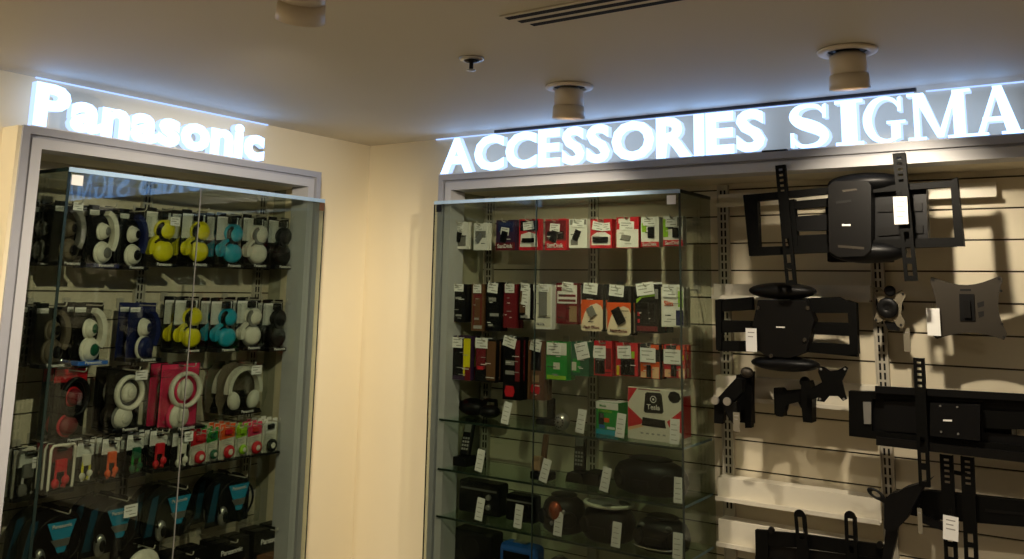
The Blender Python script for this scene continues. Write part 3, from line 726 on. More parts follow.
# ------------------------------------------------------------------ accessories case, hung rows
def card_maker(base, panels=(), t=.014, bump=None, txt=(), stick=None, part='backing_card'):
    """panels: (x0,z0,x1,z1,mat) or polygons [(x,z)...],mat in shares of the card; bump: a product piece in relief"""
    def mk(root, w, h):
        b = MB(); b.prism(notch(w, h), 0, t, base)
        for k, p in enumerate(panels):
            yy = -.0004-.0003*k
            if isinstance(p[0], (list, tuple)): poly = [((x-.5)*w, z*h) for x, z in p[0]]; m = p[1]
            else: x0, z0, x1, z1, m = p; poly = [((x0-.5)*w, z0*h), ((x1-.5)*w, z0*h), ((x1-.5)*w, z1*h), ((x0-.5)*w, z1*h)]
            b.prism(poly, yy-.0002, -.00005, m)
        rg = random.Random(len(panels)*7+int(w*1e4)+int(h*1e5))
        for k in range(5):
            zz = h*rg.uniform(.08, .7); a = rg.uniform(-.42, .1)*w; L = rg.uniform(.15, .45)*w
            b.box(a, min(a+L, w*.45), -.0026, -.0022, zz, zz+.0028, rg.choice((M_ink, M_white, M_dink)))
        b.build(part, root)
        if bump:
            for nm, x0, z0, x1, z1, d, m, ang in bump:
                b = MB(); cx, cz = ((x0+x1)/2-.5)*w, (z0+z1)/2*h
                b.M = Matrix.Translation((cx, -d/2-.003, cz)) @ Matrix.Rotation(ang, 4, 'Y')
                b.box(-(x1-x0)*w/2, (x1-x0)*w/2, -d/2, d/2, -(z1-z0)*h/2, (z1-z0)*h/2, m, min(d, (x1-x0)*w)*.25); b.build(nm, root)
        for s, cx, cz, wd, m in txt: text(s, 'print_label', m, root, (cx-.5)*w, -.0042, cz*h, wd*w, None, .0006, .02)
        if stick:
            for cx, cz, sw, sh, ang in (stick if isinstance(stick, list) else [stick]):
                sticker(root, (cx-.5)*w, cz*h, -.0048, sw, sh, ang)
    return mk
GR1, GR2, GR3 = 'memory card packs in the topmost row', 'carded drives and chargers in the second row', 'battery and cable packs in the third row'
sq = [[(0, .62), (.3, .95), (1, 1), (1, .62)], None]
usb = lambda m, a=.25: ('memory_stick', .3, .25, .62, .62, .006, m, a)
mc = 'hanging_memory_card_pack'
row1 = [((452, 222, 468, 249), card_maker(M_white, [(.1, .1, .9, .5, M_greyp)], bump=[usb(M_char)], stick=(.5, .8, .04, .026, .1)), 'white memory card pack with dark stick in the case corner', 'corner memory card pack'),
 ((473, 223, 488, 250), card_maker(M_white, [(.12, .45, .88, .7, M_greyp)], bump=[usb(M_silver, .6)], stick=(.45, .82, .036, .024, -.1)), 'white memory card pack with silver stick, tilted', 'tilted white memory card pack'),
 ((495, 220, 516, 250), card_maker(M_purple, [(0, 0, 1, .25, M_dred), (.1, .6, .9, .95, M_navy)], bump=[usb(M_black)], txt=[('SanDisk', .5, .06, .8, M_white)], stick=(.5, .62, .04, .03, .15)), 'purple and dark red memory card pack', 'purple memory card pack'),
 ((518, 219, 540, 250), card_maker(M_red, [(.05, .62, .95, .95, M_black), [[(.05, .1), (.95, .1), (.9, .5), (.5, .58), (.1, .5)], M_white]], bump=[('memory_stick', .2, .24, .8, .38, .006, M_black, 0)], stick=(.5, .78, .05, .032, -.1)), 'red memory card pack with black top and white bubble', 'black topped red memory card pack'),
 ((544, 219, 567, 250), card_maker(M_red, [(0, .3, 1, .95, M_dred), (.1, .35, .9, .6, M_char)], bump=[usb(M_black)], txt=[('SanDisk', .5, .07, .8, M_white)], stick=(.5, .72, .045, .03, .1)), 'dark red memory card pack with red foot', 'dark red memory card pack'),
 ((568, 219, 588, 248), card_maker(M_white, [(.05, .8, .95, .98, M_greyp), (.1, .1, .5, .3, M_greyp)], bump=[usb(M_char, .4)], stick=(.55, .85, .05, .03, .1)), 'white memory card pack between two red ones', 'white pack between red memory cards'),
 ((589, 219, 613, 248), card_maker(M_red, [[[(.06, .1), (.94, .1), (.94, .42), (.7, .54), (.3, .54), (.06, .42)], M_white]], bump=[('memory_stick', .15, .2, .85, .38, .008, M_black, 0)], stick=[(.4, .75, .05, .032, .2), (.78, .72, .03, .03, -.1)]), 'bright red memory card pack with a wide black stick', 'bright red memory card pack'),
 ((615, 217, 640, 248), card_maker(M_red, [(.02, .02, .98, .60, M_white), (.1, .8, .6, .95, M_white)], bump=[('memory_stick', .25, .25, .65, .42, .006, M_silver, .2)], stick=(.5, .72, .06, .032, .05)), 'white memory card pack with red crown', 'red crowned memory card pack'),
 ((640, 217, 660, 247), card_maker(M_white, [(0, 0, 1, .17, M_red), (.05, .5, .3, .8, M_lime)], bump=[('memory_stick', .42, .3, .75, .66, .005, M_black, 0)], txt=[('SanDisk', .5, .03, .8, M_white)], stick=(.5, .85, .05, .03, 0)), 'white memory card pack with red foot and lime mark', 'lime marked memory card pack'),
 ((662, 216, 684, 246), card_maker(M_white, [(0, 0, 1, .2, M_red), (.0, .3, .25, .9, M_lime), (.35, .65, .95, .95, M_greyp)], bump=[('memory_stick', .5, .28, .8, .6, .005, M_black, 0)], txt=[('SanDisk', .5, .04, .8, M_white)], stick=(.45, .8, .045, .034, 0)), 'white memory card pack ending the topmost row', 'last memory card pack')]
for bx, mk, lb, d in row1: hang('R', bx, -.04, mk, mc, 'memory card', d, lb, GR1, 1, .018)
cp = 'hanging_card_pack'
white_tag = lambda cx=.5, cz=.9, w=.05, h=.03, a=0.: (cx, cz, w, h, a)
def arcs(): return [[(.06, 0), (.9, 0), (1, .06), (1, .66), (0, .66), (0, .03)], M_cream], [[(0, .66), (1, .66), (1, .44), (.92, .54), (.70, .59), (.42, .54), (.18, .40), (.06, .22), (0, .10)], M_orange]
row2 = [((451, 284, 467, 322), card_maker(M_black, [(.2, .25, .8, .55, M_char), (.3, .15, .7, .2, M_ink), (.25, .6, .65, .66, M_ink)], .02, stick=white_tag()), 'black carded cable in the case corner, second row', 'corner black cable pack'),
 ((471, 284, 484, 331), card_maker(M_brown, [(.15, .1, .85, .78, M_dred), (.25, .12, .75, .7, M_brown), (.2, .05, .9, .12, M_ink)], .02, stick=white_tag(.5, .9, .04, .034)), 'brown tall carded pack in the second row', 'brown tall pack'),
 ((485, 282, 501, 331), card_maker(M_black, [(.2, .6, .7, .68, M_ink), (.3, .3, .9, .36, M_ink), (.2, .1, .5, .14, M_ink)], .02, stick=white_tag(.5, .88, .05, .04, .1)), 'black tall carded pack with pale print beside the brown one', 'black tall pack'),
 ((503, 284, 517, 328), card_maker(M_dred, [(.05, .05, .95, .8, M_dred)], .02, stick=white_tag(.5, .9, .045, .034)), 'dark red plain carded pack in the second row', 'dark red pack'),
 ((518, 284, 531, 320), card_maker(M_char, [(.1, .2, .9, .85, M_brown), (.6, .05, .98, .9, M_white), (.2, .06, .8, .12, M_ink)], .02, stick=[(.6, .9, .04, .03, .1), (.6, .6, .03, .05, .1)]), 'dark carded pack hung with two white tags', 'two-tag dark pack'),
 ((533, 285, 553, 329), card_maker(M_white, [(.08, .04, .92, .95, M_offw), (.15, .08, .55, .14, M_ink)], .022, bump=[('phone_case', .32, .30, .75, .85, .006, M_greyp, 0)], stick=white_tag(.55, .93, .05, .03)), 'white carded pack with a grey phone case', 'white phone case pack'),
 ((555, 283, 579, 324), card_maker(M_dred, [(.05, .5, .95, .95, M_white), (.1, .54, .9, .60, M_dred), (.1, .66, .9, .72, M_dred), (.05, .8, .25, .9, M_dred), (.2, .1, .5, .45, M_dred), (.62, .06, .95, .44, M_tan)], .022, txt=[('Poolz', .5, .62, .8, M_white)] if False else (), stick=white_tag(.55, .92, .05, .03, .1)), 'dark red carded pack with bold white lettering bars', 'dark red lettered pack'),
 ((580, 284, 604, 331), card_maker(M_dink, [*arcs(), (.1, .68, .9, .9, M_black)], .022, bump=[('flash_drive', .36, .3, .66, .52, .008, M_greyp, -.5)], txt=[('Flash Drive', .5, .05, .72, M_dred)], stick=white_tag(.45, .9, .06, .04, .1)), 'orange and cream flash drive pack with grey stick', 'orange pack with grey stick'),
 ((606, 286, 632, 335), card_maker(M_dink, [*arcs(), (.1, .68, .9, .9, M_black)], .022, bump=[('flash_drive', .32, .22, .70, .56, .008, M_black, -.5)], txt=[('Flash Drive', .5, .05, .72, M_dred)], stick=white_tag(.42, .9, .06, .04, .1)), 'orange and cream flash drive pack with large black stick', 'orange pack with black stick'),
 ((634, 284, 660, 333), card_maker(M_black, [[[(.05, .6), (.3, .72), (.95, .76), (.95, .80), (.3, .78), (.05, .68)], M_lime], (.06, .04, .94, .14, M_dred), (.1, .2, .18, .28, M_red), (.1, .34, .18, .42, M_red), (.85, .7, .98, .9, M_ink)], .05, bump=[('charger', .32, .2, .6, .62, .012, M_char, 0), ('charger_plug', .7, .24, .85, .6, .012, M_char, 0)], stick=white_tag(.45, .9, .07, .045, -.15)), 'black and red carded charger in the second row', 'black charger pack'),
 ((660, 287, 685, 327), card_maker(M_offw, [(.04, .03, .96, .95, M_white), (.65, .04, .98, .42, M_navy), (.75, .5, .95, .9, M_lime)], .024, txt=[('Sim', .34, .52, .4, M_orange)], stick=white_tag(.4, .9, .055, .045)), 'white carded pack with blue corner ending the second row', 'white and blue pack')]
for bx, mk, lb, d in row2: hang('R', bx, -.05, mk, cp, 'accessory pack', d, lb, GR2, 1, .075 if 'charger' in lb else .034)
row3 = [((451, 336, 472, 380), card_maker(M_purple, [(.6, .1, .95, .95, M_yellow), (.05, .1, .55, .8, M_black), (.7, .0, .98, .3, M_dred)], .024, stick=white_tag(.3, .85, .05, .042)), 'purple and yellow cable pack in the case corner', 'purple and yellow cable pack'),
 ((474, 339, 497, 382), card_maker(M_black, [(.55, .05, .98, .95, M_brown), (.05, .3, .5, .8, M_dred), (.12, .28, .4, .36, M_red)], .024, stick=white_tag(.32, .9, .06, .04)), 'black and brown cable pack with a red mark', 'black and brown cable pack'),
 ((502, 337, 521, 400), card_maker(M_black, [(.15, .55, .65, .62, M_ink), (.15, .4, .65, .46, M_ink), (.72, .3, .98, .95, M_dred), [[(.2, .05), (.62, .05), (.7, .13), (.62, .22), (.2, .22), (.12, .13)], M_red]], .024, stick=white_tag(.4, .92, .06, .04, .25)), 'tall black cable pack with a red disc at its foot', 'tall black cable pack'),
 ((527, 341, 545, 400), card_maker(M_brown, [(.2, .5, .8, .85, M_char), (.3, .3, .7, .42, M_tan), [[(.25, .1), (.7, .1), (.78, .18), (.7, .26), (.25, .26), (.17, .18)], M_red]], .024, stick=white_tag(.5, .92, .05, .04, .2)), 'tall brown cable pack with a red disc at its foot', 'tall brown cable pack'),
 ((545, 342, 568, 380), card_maker(M_green, [(.02, .66, .98, .98, M_white), (.05, .02, .95, .12, M_lime), (.36, .28, .66, .46, M_offw)], .03, stick=[(.4, .8, .06, .04, 0)]), 'bright green cable pack with white top', 'bright green pack'),
 ((570, 342, 590, 376), card_maker(M_dgreen, [(.1, .1, .5, .5, M_green), (.05, .15, .3, .4, M_offw)], .03, stick=white_tag(.65, .75, .055, .06, -.25)), 'dark green cable pack with tilted white tag', 'dark green pack'),
 ((593, 341, 613, 376), card_maker(M_red, [(.05, .05, .6, .5, M_black), (.65, .2, .95, .8, M_dred)], .018, bump=[('battery', .12, .08, .26, .45, .01, M_char, 0), ('battery', .32, .08, .46, .45, .01, M_char, 0)], stick=white_tag(.35, .68, .05, .045)), 'red battery pack with black cells, hung beside the dark green cable pack', 'red battery pack by the green'),
 ((615, 343, 639, 376), card_maker(M_red, [(.2, .02, .85, .52, M_black), (.02, .02, .14, .3, M_yellow), (.65, .55, .85, .75, M_lime)], .018, bump=[('battery', .3, .06, .44, .48, .01, M_char, 0), ('battery', .54, .06, .68, .48, .01, M_char, 0)], stick=white_tag(.4, .72, .055, .045, -.05)), 'red battery pack with black cells and yellow edge', 'yellow edged battery pack'),
 ((639, 344, 661, 379), card_maker(M_dink, [(.02, .02, .98, .5, M_orange), (.05, .03, .3, .2, M_peach), (.62, .03, .95, .35, M_peach), (.55, .85, .95, .98, M_orange)], .018, bump=[('battery', .38, .05, .58, .4, .01, M_char, 0)], stick=white_tag(.42, .68, .06, .05)), 'orange battery pack with black top', 'orange battery pack'),
 ((663, 345, 686, 378), card_maker(M_red, [(.1, .8, .9, .98, M_dink), (.02, .02, .3, .25, M_peach), (.7, .02, .98, .3, M_peach), (.6, .85, .98, .97, M_orange), (.75, .55, .95, .7, M_yellow)], .018, bump=[('battery', .38, .05, .6, .4, .01, M_char, 0)], stick=white_tag(.42, .64, .065, .05)), 'red and orange battery pack ending the third row', 'last battery pack')]
for bx, mk, lb, d in row3: hang('R', bx, -.05, mk, cp, 'accessory pack', d, lb, GR3, 1, .036)

# ------------------------------------------------------------------ accessories case, things on the shelves
def shelf_thing(name, label, cat, px, zi, Y, group=None, rz=0.):
    """stands on shelf zi with its base centre below pixel column px"""
    # find x on the shelf at depth Y from the pixel column near that shelf
    z = SHZ[zi]
    lo, hi = 0., 3.
    for _ in range(40):
        m = (lo+hi)/2; d = Vector((m, Y, z))-CAM
        u = PPX+FPX*d.dot(RGT)/d.dot(FWD)
        if u < px: lo = m
        else: hi = m
    return thing(name, label, cat, group, (lo, Y, z+.0004), rz)
# shelf 1
t = shelf_thing('headset', 'low black headset lying at the corner end of the topmost shelf', 'headset', 470, 0, .03)
b = MB(); b.ell((0, .02, .035), .07, .045, .035, M_black); b.build('ear_cup', t)
b = MB(); b.ell((.10, .0, .026), .045, .04, .026, M_black); b.build('ear_cup', t)
b = MB(); b.tube([(-.02, .05, .03), (.03, .08, .06), (.08, .07, .06), (.11, .03, .03)], .008, M_char, 10); b.build('headband', t)
t = shelf_thing('camera_dock', 'small black stand behind the silver ball on the topmost shelf', 'stand', 549, 0, .04)
b = MB(); b.box(-.045, .045, -.03, .04, 0, .022, M_black, .005); b.build('base', t)
b = MB(); b.box(-.012, .02, .0, .018, .0225, .10, M_black, .004); b.build('post', t)
t = shelf_thing('speaker_ball', 'silver ball speaker with pierced front on the topmost shelf', 'speaker', 562, 0, -.05)
b = MB(); b.ell((0, 0, .032), .03, .03, .032, M_silver, 24, 14); b.build('body', t)
b = MB()
for k in range(12):
    a = k*PI/6; b.cyl((.018*math.cos(a), -.0245, .032+.018*math.sin(a)), (.018*math.cos(a), -.0262, .032+.018*math.sin(a)), .003, .003, M_slot, 8)
b.cyl((0, -.0302, .032), (0, -.0312, .032), .004, .004, M_slot, 8); b.build('speaker_grille', t)
t = shelf_thing('product_carton', 'green and white carton on the topmost shelf', 'box', 607, 0, -.03, 'cartons on the topmost shelf', -.12)
W_, H_ = .098, .115
b = MB(); b.box(-W_/2, W_/2, 0, .085, 0, H_, M_green, .001)
for x0, z0, x1, z1, m in ((0, .78, 1, 1, M_white), (.0, .0, 1, .16, M_teal), (.12, .3, .36, .66, M_black), (.2, .5, .34, .64, M_white), (.36, .38, .6, .52, M_orange), (.15, .18, .4, .3, M_blue), (.5, .18, .85, .26, M_white)):
    b.box(-W_/2+x0*W_, -W_/2+x1*W_, -.0006, -.0001, z0*H_, z1*H_-.001, m)
b.build('carton', t)
text('Media', 'print_label', M_green, t, -.018, -.0013, H_*.84, .03, None, .0006, .01)
text('Powerline', 'print_label', M_lime, t, -.008, -.0009, H_*.68, .06, None, .0006, .01)
b = MB(); b.box(-W_/2+.001, W_/2-.001, .001, .084, H_+.0002, H_+.001, M_white); b.build('lid', t)
t = shelf_thing('product_carton', 'white and red set-top box carton lettered Tesla on the topmost shelf', 'box', 655, 0, -.05, 'cartons on the topmost shelf', -.03)
W_, H_ = .215, .178
b = MB(); b.box(-W_/2, W_/2, 0, .065, 0, H_, M_offw, .001)
def pp(poly, m, lvl=0): b.prism([((x-.5)*W_, z*H_) for x, z in poly], -.0005-.0003*lvl, -.0001, m)
pp([(0.005, .22), (0.005, .62), (.30, .36), (.24, .30)], M_red); pp([(0.005, .70), (0.005, .99), (.18, .99)], M_red); pp([(.995, .2), (.995, .66), (.72, .40), (.76, .30)], M_red); pp([(0.01, .16), (.0, .22), (.24, .30), (.3, .26)], M_peach)
pp([(.30, .56), (.33, .90), (.36, .93), (.60, .93), (.63, .90), (.66, .58), (.63, .54), (.33, .53)], M_black, 1)
pp([(.26, .28), (.28, .44), (.68, .42), (.70, .27)], M_black, 1)
pp([(.74, .88), (.78, .97), (.86, .99), (.94, .95), (.97, .86), (.92, .78), (.83, .76), (.77, .80)], M_black, 1)
for k in range(5): pp([(.24+.1*k, .12), (.29+.1*k, .12), (.29+.1*k, .15), (.24+.1*k, .15)], M_ink)
pp([(.2, .965), (.6, .965), (.6, .985), (.2, .985)], M_dred)
b.build('carton', t)
text('Tesla', 'print_label', M_white, t, -.005, -.0016, H_*.60, .052, None, .0006, .02)
b = MB(); b.tube([(-.005+.011*math.cos(k*PI/8), -.0012, H_*.80+.011*math.sin(k*PI/8)) for k in range(16)], .0012, M_white, 6, True); b.cyl((-.005, -.0008, H_*.80), (-.005, -.0016, H_*.80), .004, .004, M_white, 10); b.build('logo_mark', t)
b = MB(); b.box(W_/2+.0001, W_/2+.0006, .002, .063, .02, H_*.9, M_red); b.build('print_panel', t)
# shelf 2
def cordless(t, lean=.25):
    b = MB(); b.prism([(-.038, 0), (.038, 0), (.034, .02), (.028, .034), (-.028, .034), (-.034, .02)], -.03, .05, M_black); b.build('base', t)
    b = MB(); b.M = Matrix.Translation((0, .012, .034)) @ Matrix.Rotation(-lean, 4, 'X')
    b.box(-.023, .023, -.011, .011, 0, .148, M_black, .006); hs = b.build('handset', t)
    b = MB(); b.M = Matrix.Translation((0, .012, .034)) @ Matrix.Rotation(-lean, 4, 'X')
    b.box(-.016, .016, -.0122, -.0112, .092, .124, M_greyp); b.build('screen', hs)
    b = MB(); b.M = Matrix.Translation((0, .012, .034)) @ Matrix.Rotation(-lean, 4, 'X')
    for r_ in range(4):
        for c_ in range(3): b.box(-.016+c_*.012, -.008+c_*.012, -.0122, -.0112, .022+r_*.014, .030+r_*.014, M_ink)
    b.build('keypad', hs)
cordless(shelf_thing('cordless_phone', 'black cordless phone standing in its base in the case corner', 'phone', 463, 1, .0, 'cordless phones on the second shelf'))
t = shelf_thing('cordless_phone', 'black cordless phone with pale keypad on a square base', 'phone', 578, 1, .02, 'cordless phones on the second shelf'); cordless(t, .1)
b = MB(); b.box(.04, .11, -.04, .05, 0, .045, M_black, .006); b.build('answering_unit', t)
t = shelf_thing('cordless_phone', 'pale cordless handset lying in a dark cradle', 'phone', 537, 1, -.05, 'cordless phones on the second shelf')
b = MB(); b.box(-.028, .055, -.01, .05, 0, .03, M_black, .006); b.build('base', t)
b = MB(); b.M = Matrix.Translation((-.004, .0, .031)) @ Matrix.Rotation(-.2, 4, 'X'); b.box(-.02, .02, -.010, .010, 0, .055, M_tan, .005); b.build('handset', t)
b = MB(); b.M = Matrix.Translation((.0, .03, .031)) @ Matrix.Rotation(-.2, 4, 'X'); b.box(-.006, .016, -.008, .008, .0, .13, M_brown, .004); b.build('antenna', t)
def oval_stereo(t, w, d, h, topm, lid=.56):
    b = MB(); b.M = Matrix.Diagonal((w/2, d/2, h, 1))
    b.lathe([(.72, 0), (.92, .10), (1., .40), (.97, .62), (.86, .84), (.6, .97), (.2, 1.)], M_black, (0, 0, 0), 'z', 36); b.build('body', t)
    b = MB(); b.M = Matrix.Translation((0, 0, h+.0008)) @ Matrix.Diagonal((w/2, d/2, 1, 1)); b.lathe([(lid, 0), (lid+.04, .004), (lid-.06, .009), (.1, .010)], topm, (0, 0, 0), 'z', 30); b.build('disc_lid', t)
    for s in (-1, 1):
        b = MB(); b.M = Matrix.Translation((s*w*.32, -d*.36, h*.45)) @ Matrix.Rotation(s*.5, 4, 'Z'); b.lathe([(.024, -.010), (.028, -.004), (.028, .004)], M_char, (0, 0, 0), 'y', 22); b.build('speaker', t)
    b = MB(); b.box(-.03, .03, -d*.5-.006, -d*.5-.001, h*.28, h*.5, M_char, .003); b.build('display', t)
oval_stereo(shelf_thing('portable_stereo', 'large black oval stereo on the second shelf', 'stereo', 651, 1, .02, 'black stereos on the shelves'), .285, .17, .112, M_char)
# shelf 3
def radio(t, w, d, h, silver):
    b = MB(); b.box(-w/2, w/2, 0, d, 0, h, M_black, .008); b.build('body', t)
    b = MB(); b.box(-w*.42, w*.1, -.002, -.0004, h*.12, h*.66, M_char); 
    for k in range(7): b.box(-w*.40, w*.08, -.003, -.002, h*.16+k*h*.07, h*.18+k*h*.07, M_black)
    b.build('speaker_grille', t)
    b = MB(); b.box(-w*.44, w*.44, -.002, -.0004, h*.74, h*.80, M_greyp); b.build('tuning_scale', t)
    for k in range(2):
        b = MB(); b.cyl((w*.26, -.0005, h*(.28+.3*k)), (w*.26, -.010, h*(.28+.3*k)), .011, .010, silver, 16); b.build('knob', t)
radio(shelf_thing('radio', 'wide black radio at the corner end of the radio shelf', 'radio', 478, 2, .0, 'small radios on the shelf'), .2, .07, .122, M_silver)
radio(shelf_thing('radio', 'narrow black radio beside the wide one', 'radio', 519, 2, .0, 'small radios on the shelf'), .13, .06, .098, M_char)
t = shelf_thing('portable_stereo', 'round black stereo with a copper dome', 'stereo', 564, 2, .0, 'black stereos on the shelves')
oval_stereo(t, .17, .16, .125, M_char)
b = MB(); b.ell((.012, -.085, .088), .027, .02, .034, M_copper, 22, 14); b.build('dome', t)
for x, z in ((.05, .09), (.0, .045), (.025, .04)):
    b = MB(); b.ell((x, -.09, z), .007, .006, .008, M_silver, 10, 8); b.build('button', t)
t = shelf_thing('portable_stereo', 'black disc player with a silver patterned oval lid', 'stereo', 609, 2, .0, 'black stereos on the shelves')
oval_stereo(t, .20, .17, .118, M_greyp, .80)
b = MB(); b.M = Matrix.Translation((0, 0, .122)) @ Matrix.Diagonal((.1, .085, 1, 1)); b.lathe([(.86, -.004), (.96, -.002), (.96, .006), (.86, .010)], M_rail, (0, 0, 0), 'z', 40, True); b.build('trim_ring', t)  # pale paint stands in for bright reflections on the chrome ring
t = shelf_thing('portable_stereo', 'black boombox with chrome trim beside the case end pane', 'stereo', 663, 2, .0, 'black stereos on the shelves')
oval_stereo(t, .20, .15, .105, M_char)
b = MB(); b.tube(arc(0, .03, .075, .012, 200, 340, -.082, 14), .003, M_chrome, 8); b.build('chrome_trim', t)
for x in (-.05, .05):
    b = MB(); b.ell((x, -.062, .088), .012, .01, .008, M_greyp, 12, 8); b.build('knob', t)
# shelf 4
t = shelf_thing('speaker_box', 'black speaker box on the lowest shelf in the case corner', 'speaker', 470, 3, .0)
b = MB(); b.box(-.10, .10, 0, .09, 0, .125, M_black, .01); b.build('body', t)
b = MB(); b.lathe([(.04, -.003), (.045, -.002), (.045, -.0005)], M_char, (0, 0, .06), 'y', 24); b.build('speaker_cone', t)
t = shelf_thing('clock_radio', 'bright blue rounded radio on the lowest shelf', 'radio', 516, 3, -.02)
b = MB(); b.box(-.085, .085, 0, .08, 0, .118, M_blue, .022); b.build('body', t)
b = MB(); b.box(-.06, .06, -.003, -.0005, .03, .09, M_char, .001); b.build('display', t)
b = MB(); b.box(-.03, .03, .02, .05, .1185, .124, M_silver, .002); b.build('button', t)
t = shelf_thing('portable_stereo', 'black rounded top showing at the lower edge beside the blue radio', 'stereo', 610, 3, .0, 'black stereos on the shelves')
oval_stereo(t, .2, .16, .105, M_char)
t = shelf_thing('speaker_ball', 'pale rounded lid showing at the lower edge of the picture', 'speaker', 560, 3, .0)
b = MB(); b.ell((0, .0, .052), .055, .05, .052, M_greyp, 22, 14); b.build('body', t)
b = MB(); b.lathe([(.012, .103), (.014, .106), (.004, .108)], M_silver, (0, 0, 0), 'z', 14); b.build('button', t)
# standing price tags at the shelf edges
def price_tag(cx, cy, hh, zi, tilt, label):
    Y = GY+.016; z = SHZ[zi]
    p = onY(cx, cy, Y)
    t = thing('price_tag', label, 'price tag', 'price tags standing on the glass shelves', (p.x, Y, z+.0004))
    hgt = max(hh, p.z-z+hh*.5)
    b = MB(); b.M = Matrix.Rotation(tilt, 4, 'Y') @ Matrix.Rotation(-.10, 4, 'X')
    b.box(-.0175, .0175, 0, .0012, .008, .008+hh, M_paper)
    for k in range(4): b.box(-.012, .010-.004*(k % 2), -.0004, -.0001, .02+k*hh*.2, .022+k*hh*.2, M_ink)
    b.build('card', t)
    b = MB(); b.box(-.018, .018, -.003, .02, 0, .007, M_film, .001); b.build('foot', t)
for cx, cy, zi, tl, lb in ((504, 413, 0, .16, 'black headset'), (579, 421, 0, .12, 'silver ball speaker'), (619, 424, 0, .08, 'green carton'), (674, 432, 0, .0, 'white and red carton'),
    (478, 458, 1, .12, 'corner cordless phone'), (542, 469, 1, .22, 'pale handset'), (603, 479, 1, .16, 'cordless phone with square base'), (678, 488, 1, .0, 'large oval stereo'),
    (478, 509, 2, .1, 'wide black radio'), (517, 517, 2, .06, 'narrow black radio'), (557, 525, 2, .05, 'copper dome stereo'), (615, 531, 2, .05, 'silver lidded disc player'), (677, 548, 2, .0, 'boombox by the end pane')):
    price_tag(cx, cy, .082, zi, tl, 'white price tag standing in front of the '+lb)

# ------------------------------------------------------------------ white rails and wall brackets for screens
def W3(x, y, Y): p = onY(x, y, Y); return (p.x, p.z)
def rail(z0, z1, x0, x1, label, ym=.10):
    b = MB()
    b.box(x0, x1, ym, ym+.006, z0, z1, M_rail); b.box(x0, x1, ym-.022, ym-.0001, z0-.004, z0+.001, M_rail); b.box(x0, x1, ym-.024, ym-.0201, z0-.004, z0+.010, M_rail)
    b.box(x0, x1, ym+.0061, YS-.014, z1-.004, z1, M_rail)
    o = b.build('hanging_rail', None); return tag(o, label, 'rail', 'white crossbars on the slatted panel')
rail(1.735, 1.785, 1.632, 2.175, 'white crossbar behind the second wide bracket')
rail(1.385, 1.462, 1.632, 2.175, 'white crossbar behind the folding arm and the bow-tie arm')
rail(1.045, 1.115, 1.632, 2.175, 'empty white crossbar under the folding arm bracket')
rail(.895, .975, 1.632, 2.175, 'lowest white crossbar behind the round-topped bracket')
rail(2.07, 2.115, 1.640, 2.56, 'white crossbar directly under the frame', .145)

def poly(b, pts, Y, th, m):
    """prism from an outline standing in the plane Y, th thick towards the panel"""
    b.prism([W3(x, y, Y) for x, y in pts], Y, Y+th, m)
def strip(root, name, pa, pb, wid, Y, holes, m=None, th=.004, rounded=False):
    """perforated steel strip between two points; real holes"""
    m = m or M_blackm
    a, c = Vector(W3(*pa, Y)), Vector(W3(*pb, Y)); d = c-a; L = d.length; d.normalize()
    ang = math.atan2(d.x, -d.y)
    b = MB(); b.M = Matrix.Translation((a.x, Y, a.y)) @ Matrix.Rotation(-ang, 4, 'Y')
    w = wid/2; hw = wid*.2
    b.box(-w, -hw, 0, th, -L, 0, m); b.box(hw, w, 0, th, -L, 0, m)
    b.box(-w, -w+.003, th, .014, -L, 0, m); b.box(w-.003, w, th, .014, -L, 0, m)
    s = 0.
    for h0, h1 in holes+[(1., 1.)]:
        if h0*L > s: b.box(-hw, hw, 0, th, -h0*L, -s, m)
        s = h1*L
    if rounded: b.prism([(w*math.cos(k*PI/10), w*math.sin(k*PI/10)) for k in range(11)], 0, th, m)
    return b.build(name, root)
dots = [(.03+.045*k, .05+.045*k) for k in range(5)]
slots_ = [(.62, .70), (.74, .82), (.87, .96)]
GB = 'screen wall brackets on the slatted panel'
def hang_card(cx0, cy0, cx1, cy1, Y, label, lines=4, tilt=0., m=None):
    p, q = W3(cx0, cy0, Y), W3(cx1, cy1, Y)
    t = thing('hanging_price_card', label, 'price tag', 'price cards hung on the brackets', ((p[0]+q[0])/2, Y, p[1]))
    w, h = q[0]-p[0], p[1]-q[1]
    b = MB(); b.M = Matrix.Rotation(tilt, 4, 'Y'); b.box(-w/2, w/2, 0, .0015, -h, 0, m or M_paper)
    for k in range(lines): b.box(-w*.3, w*(.3-.12*(k % 2)), -.0004, -.0001, -h*.2-k*h*.18, -h*.2-k*h*.18+.003, M_ink)
    b.build('card', t)
    b = MB(); b.tube([(w*.1*math.cos(k*PI/6), .001, .010+.010*math.sin(k*PI/6)) for k in range(12)], .0012, M_film, 6, True); b.build('tie', t)
    return t
